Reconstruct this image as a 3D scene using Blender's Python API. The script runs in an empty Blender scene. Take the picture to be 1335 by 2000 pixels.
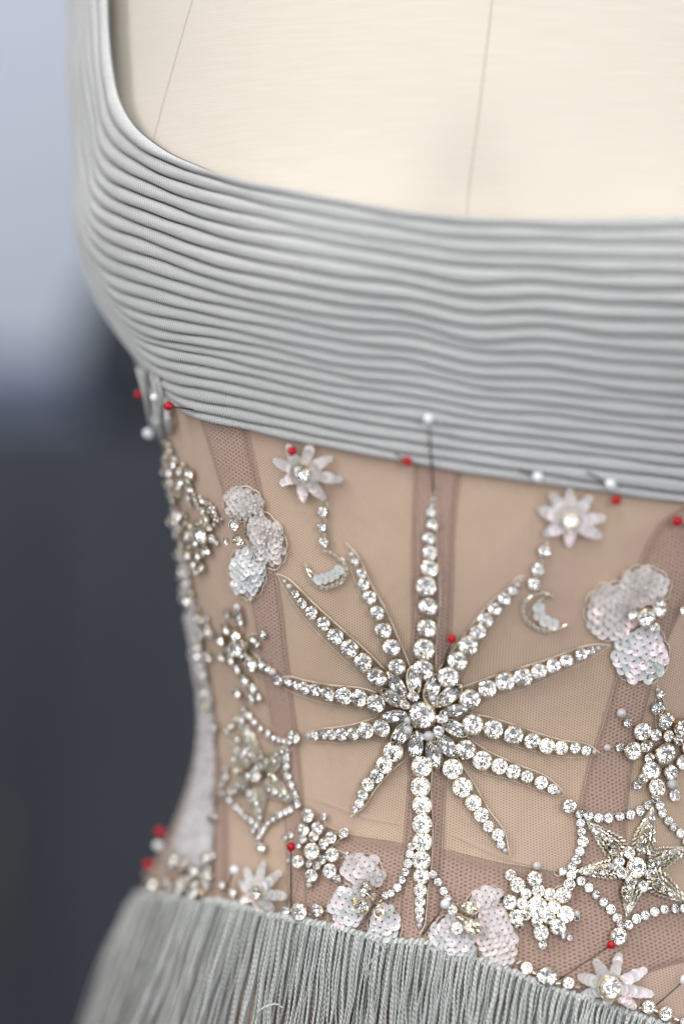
import bpy, math, random
import numpy as np
from mathutils import Vector, Matrix

random.seed(7)
R = random.Random(11)
S = 0.001                      # everything below is laid out in millimetres
scene = bpy.context.scene
C = scene.collection

# ------------------------------------------------------------------ camera
CAM_D = 1000.0                 # camera distance to the plane in focus, mm
PXMM = 0.2                     # one photo pixel at that plane, mm
cam_d = bpy.data.cameras.new("camera")
cam = bpy.data.objects.new("camera", cam_d)
C.objects.link(cam)
cam.location = (0, -CAM_D * S, 0)
cam.rotation_euler = (math.radians(90), 0, 0)
cam_d.sensor_fit = 'HORIZONTAL'
cam_d.sensor_width = 24.0
cam_d.lens = 24.0 * CAM_D / (1335 * PXMM)
cam_d.clip_start = 0.05
cam_d.clip_end = 50
cam_d.dof.use_dof = True
cam_d.dof.focus_distance = (CAM_D + 1) * S
cam_d.dof.aperture_fstop = 1.4
scene.camera = cam

# ------------------------------------------------------------------ world, lamps, exposure
world = bpy.data.worlds.new("World")
scene.world = world
world.use_nodes = True
world.node_tree.nodes["Background"].inputs[0].default_value = (0.94, 0.96, 1.0, 1)
world.node_tree.nodes["Background"].inputs[1].default_value = 0.26

def area(name, loc, target, sx, sy, power, col=(1, 1, 1)):
    d = bpy.data.lights.new(name, 'AREA')
    d.shape = 'RECTANGLE'; d.size = sx; d.size_y = sy
    d.energy = power; d.color = col
    o = bpy.data.objects.new(name, d); C.objects.link(o)
    o.location = loc
    v = Vector(target) - Vector(loc)
    o.rotation_euler = v.to_track_quat('-Z', 'Y').to_euler()
    return o
# two tall studio windows on the left, ceiling panels above, a side window on the right, then added fills
area("window_light", (-1.15, -0.75, 0.75), (0, 0, 0), 0.55, 1.1, 12.0, (1.0, 0.985, 0.96))
area("window_light", (-0.30, -1.45, 1.20), (0, 0, 0), 0.60, 0.8, 9.0, (1.0, 0.985, 0.96))
area("ceiling_light", (0.25, -0.35, 1.60), (0.05, 0, 0), 1.2, 0.35, 19.0, (1.0, 0.98, 0.95))
area("side_window_light", (1.45, -1.1, 0.35), (0, 0, 0), 0.4, 0.9, 4.5, (0.96, 0.98, 1.0))
area("far_fill_light", (0.75, -1.9, 0.45), (0, 0, 0), 0.5, 1.0, 12.0, (1.0, 0.99, 0.97))  # added fill behind the camera to whiten the stones, not a real window
area("front_fill_light", (-0.62, -2.1, 0.0), (0, 0, 0), 0.85, 1.5, 7.0, (1.0, 0.99, 0.98))  # both front panels are added softboxes for the crystals to reflect
area("front_fill_light", (0.55, -2.0, -0.45), (0, 0, 0), 0.6, 0.9, 4.0, (0.97, 0.98, 1.0))
area("wall_fill_light", (-0.9, 1.0, 1.6), (-0.5, 2.2, 0.3), 1.0, 0.3, 20.0, (0.93, 0.96, 1.0))  # unseen fill added to brighten the background wall

scene.view_settings.view_transform = 'Standard'
scene.view_settings.look = 'None'
scene.view_settings.exposure = 0.0
scene.view_settings.gamma = 1.0
scene.view_settings.use_curve_mapping = False
scene.render.engine = 'CYCLES'
cy = scene.cycles
cy.use_denoising = True
try:
    cy.denoiser = 'OPENIMAGEDENOISE'
except Exception:
    pass
cy.max_bounces = 10; cy.diffuse_bounces = 3; cy.glossy_bounces = 5
cy.transmission_bounces = 8; cy.transparent_max_bounces = 16
cy.caustics_reflective = False; cy.caustics_refractive = False
cy.sample_clamp_indirect = 6.0
cy.blur_glossy = 0.3

# ------------------------------------------------------------------ materials
MAT = {}
def mat(name):
    m = bpy.data.materials.new(name); m.use_nodes = True
    MAT[name] = m
    nt = m.node_tree
    return m, nt, nt.nodes["Principled BSDF"]

def setp(b, **kw):
    names = dict(color="Base Color", rough="Roughness", metal="Metallic", alpha="Alpha", trans="Transmission Weight",
                 ior="IOR", sheen="Sheen Weight", coat="Coat Weight", coatr="Coat Roughness", spec="Specular IOR Level",
                 film="Thin Film Thickness", filmior="Thin Film IOR", sss="Subsurface Weight")
    for k, v in kw.items():
        s = b.inputs[names[k]]
        s.default_value = (*v, 1) if isinstance(v, tuple) and len(v) == 3 else v

class NB:
    """small helper for building node trees"""
    def __init__(self, nt): self.nt = nt
    def n(self, t, **kw):
        x = self.nt.nodes.new(t)
        for k, v in kw.items(): setattr(x, k, v)
        return x
    def link(self, a, b): self.nt.links.new(a, b)
    def val(self, sock, v):
        if isinstance(v, (int, float)): sock.default_value = v
        elif isinstance(v, tuple): sock.default_value = v
        else: self.link(v, sock)
    def m(self, op, a, b=0.0, c=None):
        x = self.n('ShaderNodeMath', operation=op)
        self.val(x.inputs[0], a); self.val(x.inputs[1], b)
        if c is not None: self.val(x.inputs[2], c)
        return x.outputs[0]
    def mix(self, f, a, b):
        x = self.n('ShaderNodeMix', data_type='RGBA')
        self.val(x.inputs[0], f)
        self.val(x.inputs[6], (*a, 1) if isinstance(a, tuple) else a)
        self.val(x.inputs[7], (*b, 1) if isinstance(b, tuple) else b)
        return x.outputs[2]
    def uv(self):
        t = self.n('ShaderNodeUVMap'); s = self.n('ShaderNodeSeparateXYZ')
        self.link(t.outputs[0], s.inputs[0])
        return s.outputs[0], s.outputs[1], t.outputs[0]
    def noise(self, vec, scale, detail=2.0, rough=0.5):
        x = self.n('ShaderNodeTexNoise')
        if vec is not None: self.link(vec, x.inputs['Vector'])
        x.inputs['Scale'].default_value = scale; x.inputs['Detail'].default_value = detail
        x.inputs['Roughness'].default_value = rough
        return x.outputs[0]
    def scalev(self, vec, sc):
        x = self.n('ShaderNodeVectorMath', operation='MULTIPLY')
        self.link(vec, x.inputs[0]); x.inputs[1].default_value = sc
        return x.outputs[0]
    def bump(self, h, strength, dist):
        x = self.n('ShaderNodeBump'); x.inputs['Strength'].default_value = strength
        x.inputs['Distance'].default_value = dist
        self.link(h, x.inputs['Height'])
        return x.outputs[0]
    def maprange(self, v, a, b, c, d, smooth=True):
        x = self.n('ShaderNodeMapRange'); x.interpolation_type = 'SMOOTHSTEP' if smooth else 'LINEAR'
        self.val(x.inputs[0], v)
        for i, q in enumerate((a, b, c, d)): x.inputs[i + 1].default_value = q
        return x.outputs[0]

def hexnet(nb, u, v, d):
    """-1.5 .. 3 : 3 at the middle of a hole of a hexagonal net with spacing d (mm, uv in mm)"""
    k = 4 * math.pi / (math.sqrt(3) * d)
    a = nb.m('COSINE', nb.m('MULTIPLY', u, k))
    h = nb.m('MULTIPLY', u, -0.5 * k)
    w = nb.m('MULTIPLY', v, 0.8660254 * k)
    b = nb.m('COSINE', nb.m('ADD', h, w))
    c = nb.m('COSINE', nb.m('SUBTRACT', h, w))
    return nb.m('ADD', nb.m('ADD', a, b), c)

def m_linen():
    m, nt, b = mat("linen"); nb = NB(nt)
    u, v, uv = nb.uv()
    w1 = nb.m('SINE', nb.m('MULTIPLY', v, 2 * math.pi / 0.85))
    w2 = nb.m('SINE', nb.m('MULTIPLY', u, 2 * math.pi / 0.85))
    slub = nb.noise(nb.scalev(uv, (0.06, 0.9, 1)), 1.0, 3.0)
    slub2 = nb.noise(nb.scalev(uv, (0.9, 0.05, 1)), 1.0, 2.0)
    h = nb.m('ADD', nb.m('MULTIPLY', nb.m('ADD', w1, nb.m('MULTIPLY', w2, 0.6)), 0.25), nb.m('ADD', slub, nb.m('MULTIPLY', slub2, 0.5)))
    nb.link(nb.bump(h, 0.20, 0.0003), b.inputs['Normal'])
    big = nb.noise(uv, 0.012, 2.0)
    col = nb.mix(nb.maprange(slub, 0.3, 0.75, 0, 1), (0.56, 0.513, 0.448), (0.59, 0.547, 0.488))
    col = nb.mix(nb.maprange(big, 0.35, 0.7, 0, 0.5), col, (0.55, 0.508, 0.448))
    sp = nb.noise(uv, 0.13, 1.0)
    col = nb.mix(nb.maprange(sp, 0.80, 0.84, 0, 0.35), col, (0.55, 0.42, 0.34))
    nb.link(col, b.inputs['Base Color'])
    setp(b, rough=0.85, sheen=0.15, spec=0.25)
m_linen()

def m_cord(name, c0, c1, pitch=1.25, strength=0.5):
    m, nt, b = mat(name); nb = NB(nt)
    u, v, uv = nb.uv()          # u along the cord in mm, v across in mm
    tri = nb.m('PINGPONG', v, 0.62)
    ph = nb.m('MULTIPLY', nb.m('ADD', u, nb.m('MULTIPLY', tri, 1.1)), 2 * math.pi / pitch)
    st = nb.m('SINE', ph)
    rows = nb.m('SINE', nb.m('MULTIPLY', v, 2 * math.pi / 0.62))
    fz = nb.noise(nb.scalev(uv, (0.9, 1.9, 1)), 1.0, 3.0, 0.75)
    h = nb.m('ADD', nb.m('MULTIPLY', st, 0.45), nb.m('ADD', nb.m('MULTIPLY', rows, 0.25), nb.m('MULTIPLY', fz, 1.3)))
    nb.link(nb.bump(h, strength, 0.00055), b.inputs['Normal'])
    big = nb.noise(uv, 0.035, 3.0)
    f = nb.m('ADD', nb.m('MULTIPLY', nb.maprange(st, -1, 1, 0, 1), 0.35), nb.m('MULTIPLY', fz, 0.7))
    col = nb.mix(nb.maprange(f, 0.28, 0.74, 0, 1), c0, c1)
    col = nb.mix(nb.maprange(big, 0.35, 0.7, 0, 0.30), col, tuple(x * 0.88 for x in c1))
    nb.link(col, b.inputs['Base Color'])
    setp(b, rough=0.95, sheen=0.12, spec=0.05)
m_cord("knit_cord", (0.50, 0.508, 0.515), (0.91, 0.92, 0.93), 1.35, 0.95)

def m_plain(name, color, rough=0.6, **kw):
    m, nt, b = mat(name)
    setp(b, color=color, rough=rough, **kw)
    return m
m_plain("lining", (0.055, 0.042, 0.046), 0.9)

def m_tulle():
    # fine nude power mesh over the form
    m, nt, b = mat("nude_mesh"); nb = NB(nt)
    u, v, uv = nb.uv()
    hx = hexnet(nb, u, v, 1.05)
    hole = nb.maprange(hx, 0.6, 2.4, 0, 1)
    n = nb.noise(uv, 0.05, 3.0)
    f = nb.noise(nb.scalev(uv, (2.5, 2.5, 1)), 1.0, 2.0)
    col = nb.mix(nb.maprange(n, 0.3, 0.7, 0, 1), (0.575, 0.425, 0.318), (0.615, 0.46, 0.35))
    big = nb.noise(nb.scalev(uv, (0.022, 0.014, 1)), 1.0, 3.0)
    col = nb.mix(nb.maprange(big, 0.42, 0.66, 0, 0.75), col, (0.56, 0.405, 0.335))
    col = nb.mix(nb.m('MULTIPLY', hole, 0.72), col, (0.30, 0.20, 0.145))
    col = nb.mix(nb.m('MULTIPLY', nb.maprange(f, 0.45, 0.75, 0, 1), 0.22), col, (0.68, 0.55, 0.44))
    nb.link(col, b.inputs['Base Color'])
    nb.link(nb.m('SUBTRACT', 0.93, nb.m('MULTIPLY', hole, 0.22)), b.inputs['Alpha'])
    wr = nb.noise(nb.scalev(uv, (0.05, 0.022, 1)), 1.0, 4.0, 0.55)
    nb.link(nb.bump(nb.m('ADD', nb.m('MULTIPLY', hx, -0.05), nb.m('MULTIPLY', wr, 6.0)), 0.5, 0.0008), b.inputs['Normal'])
    setp(b, rough=0.75, sheen=0.2, spec=0.2)
    # mauve net of the bone casings and waist band: threads with open holes
    m, nt, b = mat("mauve_net"); nb = NB(nt)
    u, v, uv = nb.uv()
    n0 = nb.n('ShaderNodeTexNoise'); nb.link(uv, n0.inputs['Vector']); n0.inputs['Scale'].default_value = 0.35
    wu = nb.m('ADD', u, nb.m('MULTIPLY', nb.m('SUBTRACT', n0.outputs[0], 0.5), 1.2))
    hx = hexnet(nb, wu, v, 1.55)
    hole = nb.maprange(hx, 0.3, 1.7, 0, 1)
    hx2 = hexnet(nb, nb.m('ADD', nb.m('MULTIPLY', u, 0.94), nb.m('MULTIPLY', v, 0.33)), nb.m('SUBTRACT', nb.m('MULTIPLY', v, 0.94), nb.m('MULTIPLY', u, 0.33)), 1.35)
    hole2 = nb.maprange(hx2, 0.5, 2.0, 0, 1)
    n = nb.noise(uv, 0.09, 3.0)
    base = nb.mix(n, (0.29, 0.175, 0.135), (0.34, 0.215, 0.17))
    col = nb.mix(nb.m('MULTIPLY', hole2, 0.5), base, (0.14, 0.078, 0.06))
    col = nb.mix(nb.m('MULTIPLY', hole, 0.85), nb.mix(n, (0.42, 0.29, 0.24), (0.48, 0.34, 0.285)), col)
    nb.link(col, b.inputs['Base Color'])
    ed = nb.n('ShaderNodeAttribute', attribute_name='edge')
    fade = nb.maprange(ed.outputs['Fac'], 0.0, 1.0, 0.25, 1.0)
    nb.link(nb.m('MULTIPLY', fade, nb.m('SUBTRACT', 0.97, nb.m('MULTIPLY', nb.m('MULTIPLY', hole, hole2), 0.35))), b.inputs['Alpha'])
    nb.link(nb.bump(nb.m('MULTIPLY', hx, -0.4), 0.5, 0.0004), b.inputs['Normal'])
    setp(b, rough=0.8, sheen=0.2, spec=0.2)
m_tulle()
m_plain("ivory_tape", (0.68, 0.53, 0.43), 0.8)
def _tape():
    nb = NB(MAT["ivory_tape"].node_tree); ed = nb.n("ShaderNodeAttribute", attribute_name="edge")
    nb.link(nb.maprange(ed.outputs["Fac"], 0.0, 1.0, 0.0, 0.55), MAT["ivory_tape"].node_tree.nodes["Principled BSDF"].inputs["Alpha"])
_tape()
m_plain("white_fabric", (0.60, 0.575, 0.59), 0.7, sheen=0.3)
# crystals
m_plain("crystal", (0.98, 0.985, 1.0), 0.0, trans=1.0, ior=1.62)
m_plain("foil", (0.93, 0.92, 0.91), 0.06, metal=1.0)
m_plain("foil_gold", (0.90, 0.86, 0.77), 0.08, metal=1.0)
m_plain("setting_metal", (0.72, 0.60, 0.42), 0.28, metal=1.0)
m_plain("silver_metal", (0.80, 0.76, 0.70), 0.25, metal=1.0)
m_plain("bugle_glass", (0.80, 0.745, 0.62), 0.2, metal=0.55, coat=1.0, coatr=0.03)
m_plain("bead_glass", (0.86, 0.82, 0.82), 0.12, trans=0.35, ior=1.5, coat=0.6)
def m_sequin(name, col, alpha, film):
    m, nt, b = mat(name); nb = NB(nt)
    setp(b, color=col, rough=0.07, alpha=alpha, coat=1.0, coatr=0.03, spec=1.0, film=film, filmior=1.45, ior=1.6)
m_sequin("sequin_iris", (0.90, 0.91, 0.95), 0.80, 430.0)
m_sequin("sequin_clear", (0.95, 0.93, 0.94), 0.58, 260.0)
m_plain("metal_thread", (0.82, 0.72, 0.60), 0.45, metal=0.15)
m_plain("steel", (0.13, 0.115, 0.105), 0.35, metal=1.0)
m_plain("red_head", (0.42, 0.002, 0.008), 0.22, spec=0.4)
m_plain("white_head", (0.82, 0.83, 0.86), 0.15, coat=0.6)
m_plain("seam_thread", (0.45, 0.40, 0.335), 0.9)
m_plain("net_thread", (0.66, 0.52, 0.45), 0.6)
def m_fringe():
    m, nt, b = mat("fringe_yarn"); nb = NB(nt)
    u, v, uv = nb.uv()          # u around 0..1, v along in mm
    st = nb.m('SINE', nb.m('MULTIPLY', nb.m('ADD', nb.m('MULTIPLY', u, 2.0), nb.m('DIVIDE', v, 2.1)), 2 * math.pi))
    oi = nb.n('ShaderNodeObjectInfo')
    f = nb.maprange(st, -0.9, 0.6, 0, 1)
    tone = nb.mix(oi.outputs['Random'], (0.60, 0.62, 0.61), (0.82, 0.835, 0.82))
    dark = nb.mix(oi.outputs['Random'], (0.29, 0.305, 0.30), (0.42, 0.435, 0.425))
    nb.link(nb.mix(f, dark, tone), b.inputs['Base Color'])
    nb.link(nb.bump(st, 0.6, 0.0003), b.inputs['Normal'])
    setp(b, rough=0.55, sheen=0.3, spec=0.35)
m_fringe()

# ------------------------------------------------------------------ mesh helpers (mm in, metres out)
def mesh(name, verts, faces, mats, uvs=None, midx=None, smooth=False):
    me = bpy.data.meshes.new(name)
    me.from_pydata([(x * S, y * S, z * S) for x, y, z in verts], [], faces)
    for k in mats: me.materials.append(MAT[k])
    if midx is not None: me.polygons.foreach_set('material_index', midx)
    if uvs is not None:
        lay = me.uv_layers.new(name="UVMap")
        li = np.empty(len(me.loops), dtype=np.int32); me.loops.foreach_get('vertex_index', li)
        a = np.asarray(uvs, dtype=np.float32)[li]
        lay.data.foreach_set('uv', a.ravel())
    if smooth: me.polygons.foreach_set('use_smooth', [True] * len(me.polygons))
    me.update()
    return me

def put(name, me, parent=None, loc=(0, 0, 0), mat4=None):
    o = bpy.data.objects.new(name, me); C.objects.link(o)
    if mat4 is not None: o.matrix_basis = mat4
    else: o.location = tuple(c * S for c in loc)
    if parent is not None: o.parent = parent
    return o

def thing(name, label, cat, loc=(0, 0, 0), group=None):
    o = bpy.data.objects.new(name, None); C.objects.link(o)
    o.empty_display_size = 0.005
    o.location = tuple(c * S for c in loc)
    o['label'] = label; o['category'] = cat
    if group: o['group'] = group
    o['_o'] = list(loc)
    return o

def tag(o, label, cat, group=None):
    o['label'] = label; o['category'] = cat
    if group: o['group'] = group
    return o
def org(o): return Vector(o['_o']) if '_o' in o else Vector((0, 0, 0))

def catmull(pts, n):
    """resample a polyline (list of tuples) as a centripetal-ish Catmull-Rom curve with n points"""
    P = np.array(pts, float)
    if len(P) == 2:
        t = np.linspace(0, 1, n)[:, None]
        return P[0] * (1 - t) + P[1] * t
    Q = np.vstack([2 * P[0] - P[1], P, 2 * P[-1] - P[-2]])
    L = np.concatenate([[0], np.cumsum(np.linalg.norm(np.diff(P, axis=0), axis=1))])
    out = []
    for s in np.linspace(0, L[-1], n):
        i = min(max(np.searchsorted(L, s, side='right') - 1, 0), len(P) - 2)
        seg = L[i + 1] - L[i]
        t = (s - L[i]) / seg if seg > 0 else 0
        p0, p1, p2, p3 = Q[i], Q[i + 1], Q[i + 2], Q[i + 3]
        d0 = np.linalg.norm(p1 - p0) + 1e-6; d1 = seg + 1e-6; d2 = np.linalg.norm(p3 - p2) + 1e-6
        m1 = (p2 - p0) / (d0 + d1) * d1; m2 = (p3 - p1) / (d1 + d2) * d1
        out.append((2 * t**3 - 3 * t**2 + 1) * p1 + (t**3 - 2 * t**2 + t) * m1 + (-2 * t**3 + 3 * t**2) * p2 + (t**3 - t**2) * m2)
    return np.array(out)

# ------------------------------------------------------------------ the body surface
# rows: photo row, left silhouette column, column of the axis, half depth (mm), front depth (mm, towards camera is minus)
ROWS = [(-250, 175, 1010, 92, -18), (0, 182, 1010, 96, -24), (150, 180, 1010, 103, -30), (300, 163, 1010, 112, -37), (430, 160, 1010, 121, -44),
        (560, 198, 1010, 126, -50), (660, 248, 1012, 122, -49), (740, 288, 1015, 114, -45), (820, 312, 1018, 107, -39), (900, 325, 1020, 102, -34),
        (1000, 339, 1020, 98, -29), (1100, 353, 1020, 95, -24), (1200, 366, 1015, 92, -17), (1300, 379, 1010, 90, -9), (1400, 389, 1005, 89, -2),
        (1480, 388, 1000, 92, 0), (1560, 372, 1000, 98, 0), (1640, 345, 1000, 106, -1), (1740, 300, 1000, 116, -3), (1850, 255, 1000, 126, -5),
        (2000, 215, 1000, 138, -8), (2300, 150, 1000, 155, -14)]
_z, _c, _a, _b, _y = [], [], [], [], []
for py, lx, cx, b, yf in ROWS:
    cyy = yf + b; k = 1 + cyy / CAM_D
    z = (1000 - py) * PXMM * (1 + (cyy * 0.4) / CAM_D)
    xl = (lx - 667.5) * PXMM * k
    xc = (cx - 667.5) * PXMM
    _z.append(z); _c.append(xc); _a.append(xc - xl); _b.append(b); _y.append(cyy)
_zz = np.arange(-300, 300, 1.0)
def _sm(v):
    i = np.interp(_zz, _z[::-1], v[::-1])
    g = np.exp(-0.5 * (np.arange(-20, 21) / 7.0) ** 2); g /= g.sum()
    return np.convolve(np.pad(i, 20, mode='edge'), g, 'valid')
T_c, T_a, T_b, T_y = _sm(_c), _sm(_a), _sm(_b), _sm(_y)
def row(z):
    f = min(max(z + 300, 0), 597.9); i = int(f); t = f - i
    return (T_c[i] * (1 - t) + T_c[i + 1] * t, T_a[i] * (1 - t) + T_a[i + 1] * t, T_b[i] * (1 - t) + T_b[i + 1] * t, T_y[i] * (1 - t) + T_y[i + 1] * t)
def bump(x, z):
    # the two breasts and the hollow of the chest between them
    b = 11 * math.exp(-((x + 20) / 38) ** 2 - ((z - 82) / 36) ** 2)
    b += 13 * math.exp(-((x - 140) / 44) ** 2 - ((z - 78) / 38) ** 2)
    return b
def hollow(x, z):
    return 7.0 * math.exp(-((x - 48) / 16) ** 2 - ((z - 112) / 26) ** 2)
def surf(th, z, h=0.0):
    c, a, b, y = row(z)
    s, k = math.sin(th), math.cos(th)
    x = c + (a + h) * s
    return Vector((x, y - (b + h) * k - bump(x, z) * max(k, 0), z))
def normal(th, z):
    e = 0.01
    du = surf(th + e, z) - surf(th - e, z); dv = surf(th, z + 1) - surf(th, z - 1)
    return du.cross(dv).normalized()
def unproj(px, py, h=0.0):
    """where the sight line through a photo pixel meets the body (h mm above it): angle, height"""
    X0 = (px - 667.5) * PXMM / CAM_D; Z0 = (1000 - py) * PXMM / CAM_D
    Y = 0.0
    for _ in range(10):
        d = CAM_D + Y
        x, z = X0 * d, Z0 * d
        c, a, b, y = row(z)
        s = max(-0.9985, min(0.9985, (x - c) / (a + h)))
        th = math.asin(s)
        k = math.cos(th)
        Y = 0.5 * Y + 0.5 * (y - (b + h) * k - bump(x, z) * k) if _ < 9 else Y
    return th, z
def frame(th, z):
    n = normal(th, z)
    up = (Vector((0, 0, 1)) - n * n.z).normalized()
    r = up.cross(n)
    return r, up, n
def at(px, py, h=0.0):
    th, z = unproj(px, py, h)
    return surf(th, z, h), frame(th, z)
def P3(px, py, h=0.0):
    th, z = unproj(px, py, h)
    return surf(th, z, h)

# ------------------------------------------------------------------ tubes and threads
def tube(path, rad, nseg=6, v0=0.0, cap=True):
    """verts, faces, uvs (u around 0..1, v along mm) of a tube along a list of Vectors"""
    P = [Vector(p) for p in path]; n = len(P)
    rr = rad if hasattr(rad, '__len__') else [rad] * n
    V, F, U = [], [], []
    t0 = (P[1] - P[0]).normalized()
    ref = Vector((0, -1, 0)) if abs(t0.y) < 0.9 else Vector((1, 0, 0))
    a = (ref - t0 * ref.dot(t0)).normalized(); L = v0
    for i in range(n):
        t = (P[min(i + 1, n - 1)] - P[max(i - 1, 0)]).normalized()
        a = (a - t * a.dot(t)).normalized(); b = t.cross(a)
        if i: L += (P[i] - P[i - 1]).length
        for j in range(nseg + 1):
            w = 2 * math.pi * j / nseg
            V.append(P[i] + (a * math.cos(w) + b * math.sin(w)) * rr[i]); U.append((j / nseg, L))
        if i:
            q = nseg + 1
            for j in range(nseg):
                F.append(((i - 1) * q + j, (i - 1) * q + j + 1, i * q + j + 1, i * q + j))
    if cap:
        q = nseg + 1
        F.append(tuple(range(nseg - 1, -1, -1))); F.append(tuple((n - 1) * q + j for j in range(nseg)))
    return V, F, U
def merge(parts):
    V, F, U = [], [], []
    for v, f, u in parts:
        o = len(V); V += v; U += u
        F += [tuple(i + o for i in q) for q in f]
    return V, F, U
def twisted(path, r, pitch=2.2, strands=2, jit=0.0):
    """a twisted metallic thread: helical strands round the path"""
    P = [Vector(p) for p in path]
    L = sum((P[i + 1] - P[i]).length for i in range(len(P) - 1))
    n = max(8, int(L / (pitch / 6)))
    n = min(n, 260)
    pts = catmull([tuple(p) for p in P], n)
    out = []
    for s in range(strands):
        q = []
        for i in range(n):
            p = Vector(pts[i]); t = (Vector(pts[min(i + 1, n - 1)]) - Vector(pts[max(i - 1, 0)])).normalized()
            a = Vector((0, -1, 0)); a = (a - t * a.dot(t)).normalized(); b = t.cross(a)
            w = 2 * math.pi * (i * L / n / pitch + s / strands)
            q.append(p + (a * math.cos(w) + b * math.sin(w)) * r * 0.8 + Vector((R.uniform(-jit, jit), 0, R.uniform(-jit, jit))))
        out.append(tube(q, r * 0.62, 4, cap=False))
    return merge(out)
def thread_part(name, parent, pxpaths, r=0.34, h=0.7, material="metal_thread", n=None):
    o = org(parent); parts = []
    for pp in pxpaths:
        k = n or max(4, len(pp) * 4)
        c = catmull(pp, k)
        parts.append(twisted([P3(x, y, h) - o for x, y in c], r))
    V, F, U = merge(parts)
    return put(name, mesh(name, V, F, [material], U, smooth=True), parent)

# ------------------------------------------------------------------ stones, sequins, beads: unit meshes (1 = diameter) shared by all copies
def ring(n, r, z, off=0.0):
    return [(r * math.cos(2 * math.pi * (i + off) / n), r * math.sin(2 * math.pi * (i + off) / n), z) for i in range(n)]
def gem_mesh(name, sx=1.0, sy=1.0, pear=0.0, cup=True, foil="foil", metal="setting_metal", prongs=4, n=8, depth=0.40):
    V, F, M = [], [], []
    def shape(p):
        x, y, z = p
        if pear:                       # +y is the pointed end
            t = (y + 0.5); x = x * (1 - pear * max(t, 0) ** 1.6); 
        return (x * sx, y * sy, z)
    tab = ring(n, 0.27, 0.20, 0.5); mid = ring(n, 0.40, 0.125, 0.0); gir = ring(2 * n, 0.49, 0.02, 0.0); 
    low = ring(2 * n, 0.49, -0.01, 0.0)
    i0 = 0; V += tab; i1 = len(V); V += mid; i2 = len(V); V += gir; i3 = len(V); V += low
    F.append(tuple(range(i0, i0 + n))); M.append(0)
    for i in range(n):
        j = (i + 1) % n
        F.append((i0 + i, i1 + j, i0 + j)) if False else None
        F.append((i1 + i, i0 + i, i0 + (i - 1) % n)); M.append(0)
        F.append((i1 + i, i1 + j, i0 + i)); M.append(0)
        g = i2 + 2 * i; gn = i2 + (2 * i + 1) % (2 * n); gp = i2 + (2 * i + 2) % (2 * n)
        F.append((i1 + i, g, gn)); M.append(0)
        F.append((i1 + i, gn, i1 + j)); M.append(0)
        F.append((i1 + j, gn, gp)); M.append(0)
    for i in range(2 * n):
        j = (i + 1) % (2 * n)
        F.append((i2 + i, i3 + i, i3 + j, i2 + j)); M.append(0)
    pm = ring(n, 0.22, -depth * 0.62, 0.5); i4 = len(V); V += pm; ic = len(V); V.append((0, 0, -depth))
    for i in range(n):
        a = i3 + 2 * i; b = i3 + (2 * i + 1) % (2 * n); c = i3 + (2 * i + 2) % (2 * n)
        F.append((i4 + i, b, a)); M.append(1); F.append((i4 + i, c, b)); M.append(1)
        F.append((i4 + i, a, i4 + (i - 1) % n)); M.append(1)
        F.append((ic, i4 + i, i4 + (i - 1) % n)); M.append(1)
    if cup:
        k = 14
        rings = [(0.495, -0.02), (0.54, -0.02), (0.535, -0.16), (0.40, -0.43), (0.0, -0.44)]
        base = len(V)
        for r_, z_ in rings[:-1]: V += ring(k, r_, z_)
        V.append((0, 0, rings[-1][1])); cc = len(V) - 1
        for a in range(len(rings) - 2):
            for i in range(k):
                j = (i + 1) % k
                F.append((base + a * k + i, base + (a + 1) * k + i, base + (a + 1) * k + j, base + a * k + j)); M.append(2)
        for i in range(k):
            F.append((base + (len(rings) - 2) * k + i, cc, base + (len(rings) - 2) * k + (i + 1) % k)); M.append(2)
        for p in range(prongs):        # prongs folded over the rim
            w = 2 * math.pi * (p + 0.5) / prongs; dw = 0.17
            def pt(rr, zz, ww): return (rr * math.cos(ww), rr * math.sin(ww), zz)
            b0 = len(V)
            V += [pt(0.57, -0.14, w - dw), pt(0.57, -0.14, w + dw), pt(0.56, 0.06, w + dw * 0.9), pt(0.56, 0.06, w - dw * 0.9),
                  pt(0.41, 0.165, w + dw * 0.35), pt(0.41, 0.165, w - dw * 0.35), pt(0.50, 0.0, w + dw * 0.7), pt(0.50, 0.0, w - dw * 0.7)]
            for f in ((0, 1, 2, 3), (3, 2, 4, 5), (5, 4, 6, 7), (1, 6, 4, 2), (0, 3, 5, 7)):
                F.append(tuple(b0 + q for q in f)); M.append(2)
    V = [shape(p) for p in V]
    me = bpy.data.meshes.new(name); me.from_pydata(V, [], F)
    for q in ("crystal", foil, metal): me.materials.append(MAT[q])
    me.polygons.foreach_set('material_index', M); me.update()
    return me
G_round = gem_mesh("rhinestone_gold")
G_silver = gem_mesh("rhinestone_silver", metal="silver_metal", n=6)
G_small = gem_mesh("rhinestone_small", n=5, metal="silver_metal", depth=0.36)
G_pear = gem_mesh("pear_crystal", sx=0.78, sy=1.0, pear=0.75, foil="foil_gold", prongs=3)
G_navette = gem_mesh("navette_crystal", sx=0.50, sy=1.0, foil="foil", prongs=2, n=6, depth=0.30)
G_bare = gem_mesh("bare_crystal", cup=False, n=6)
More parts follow.
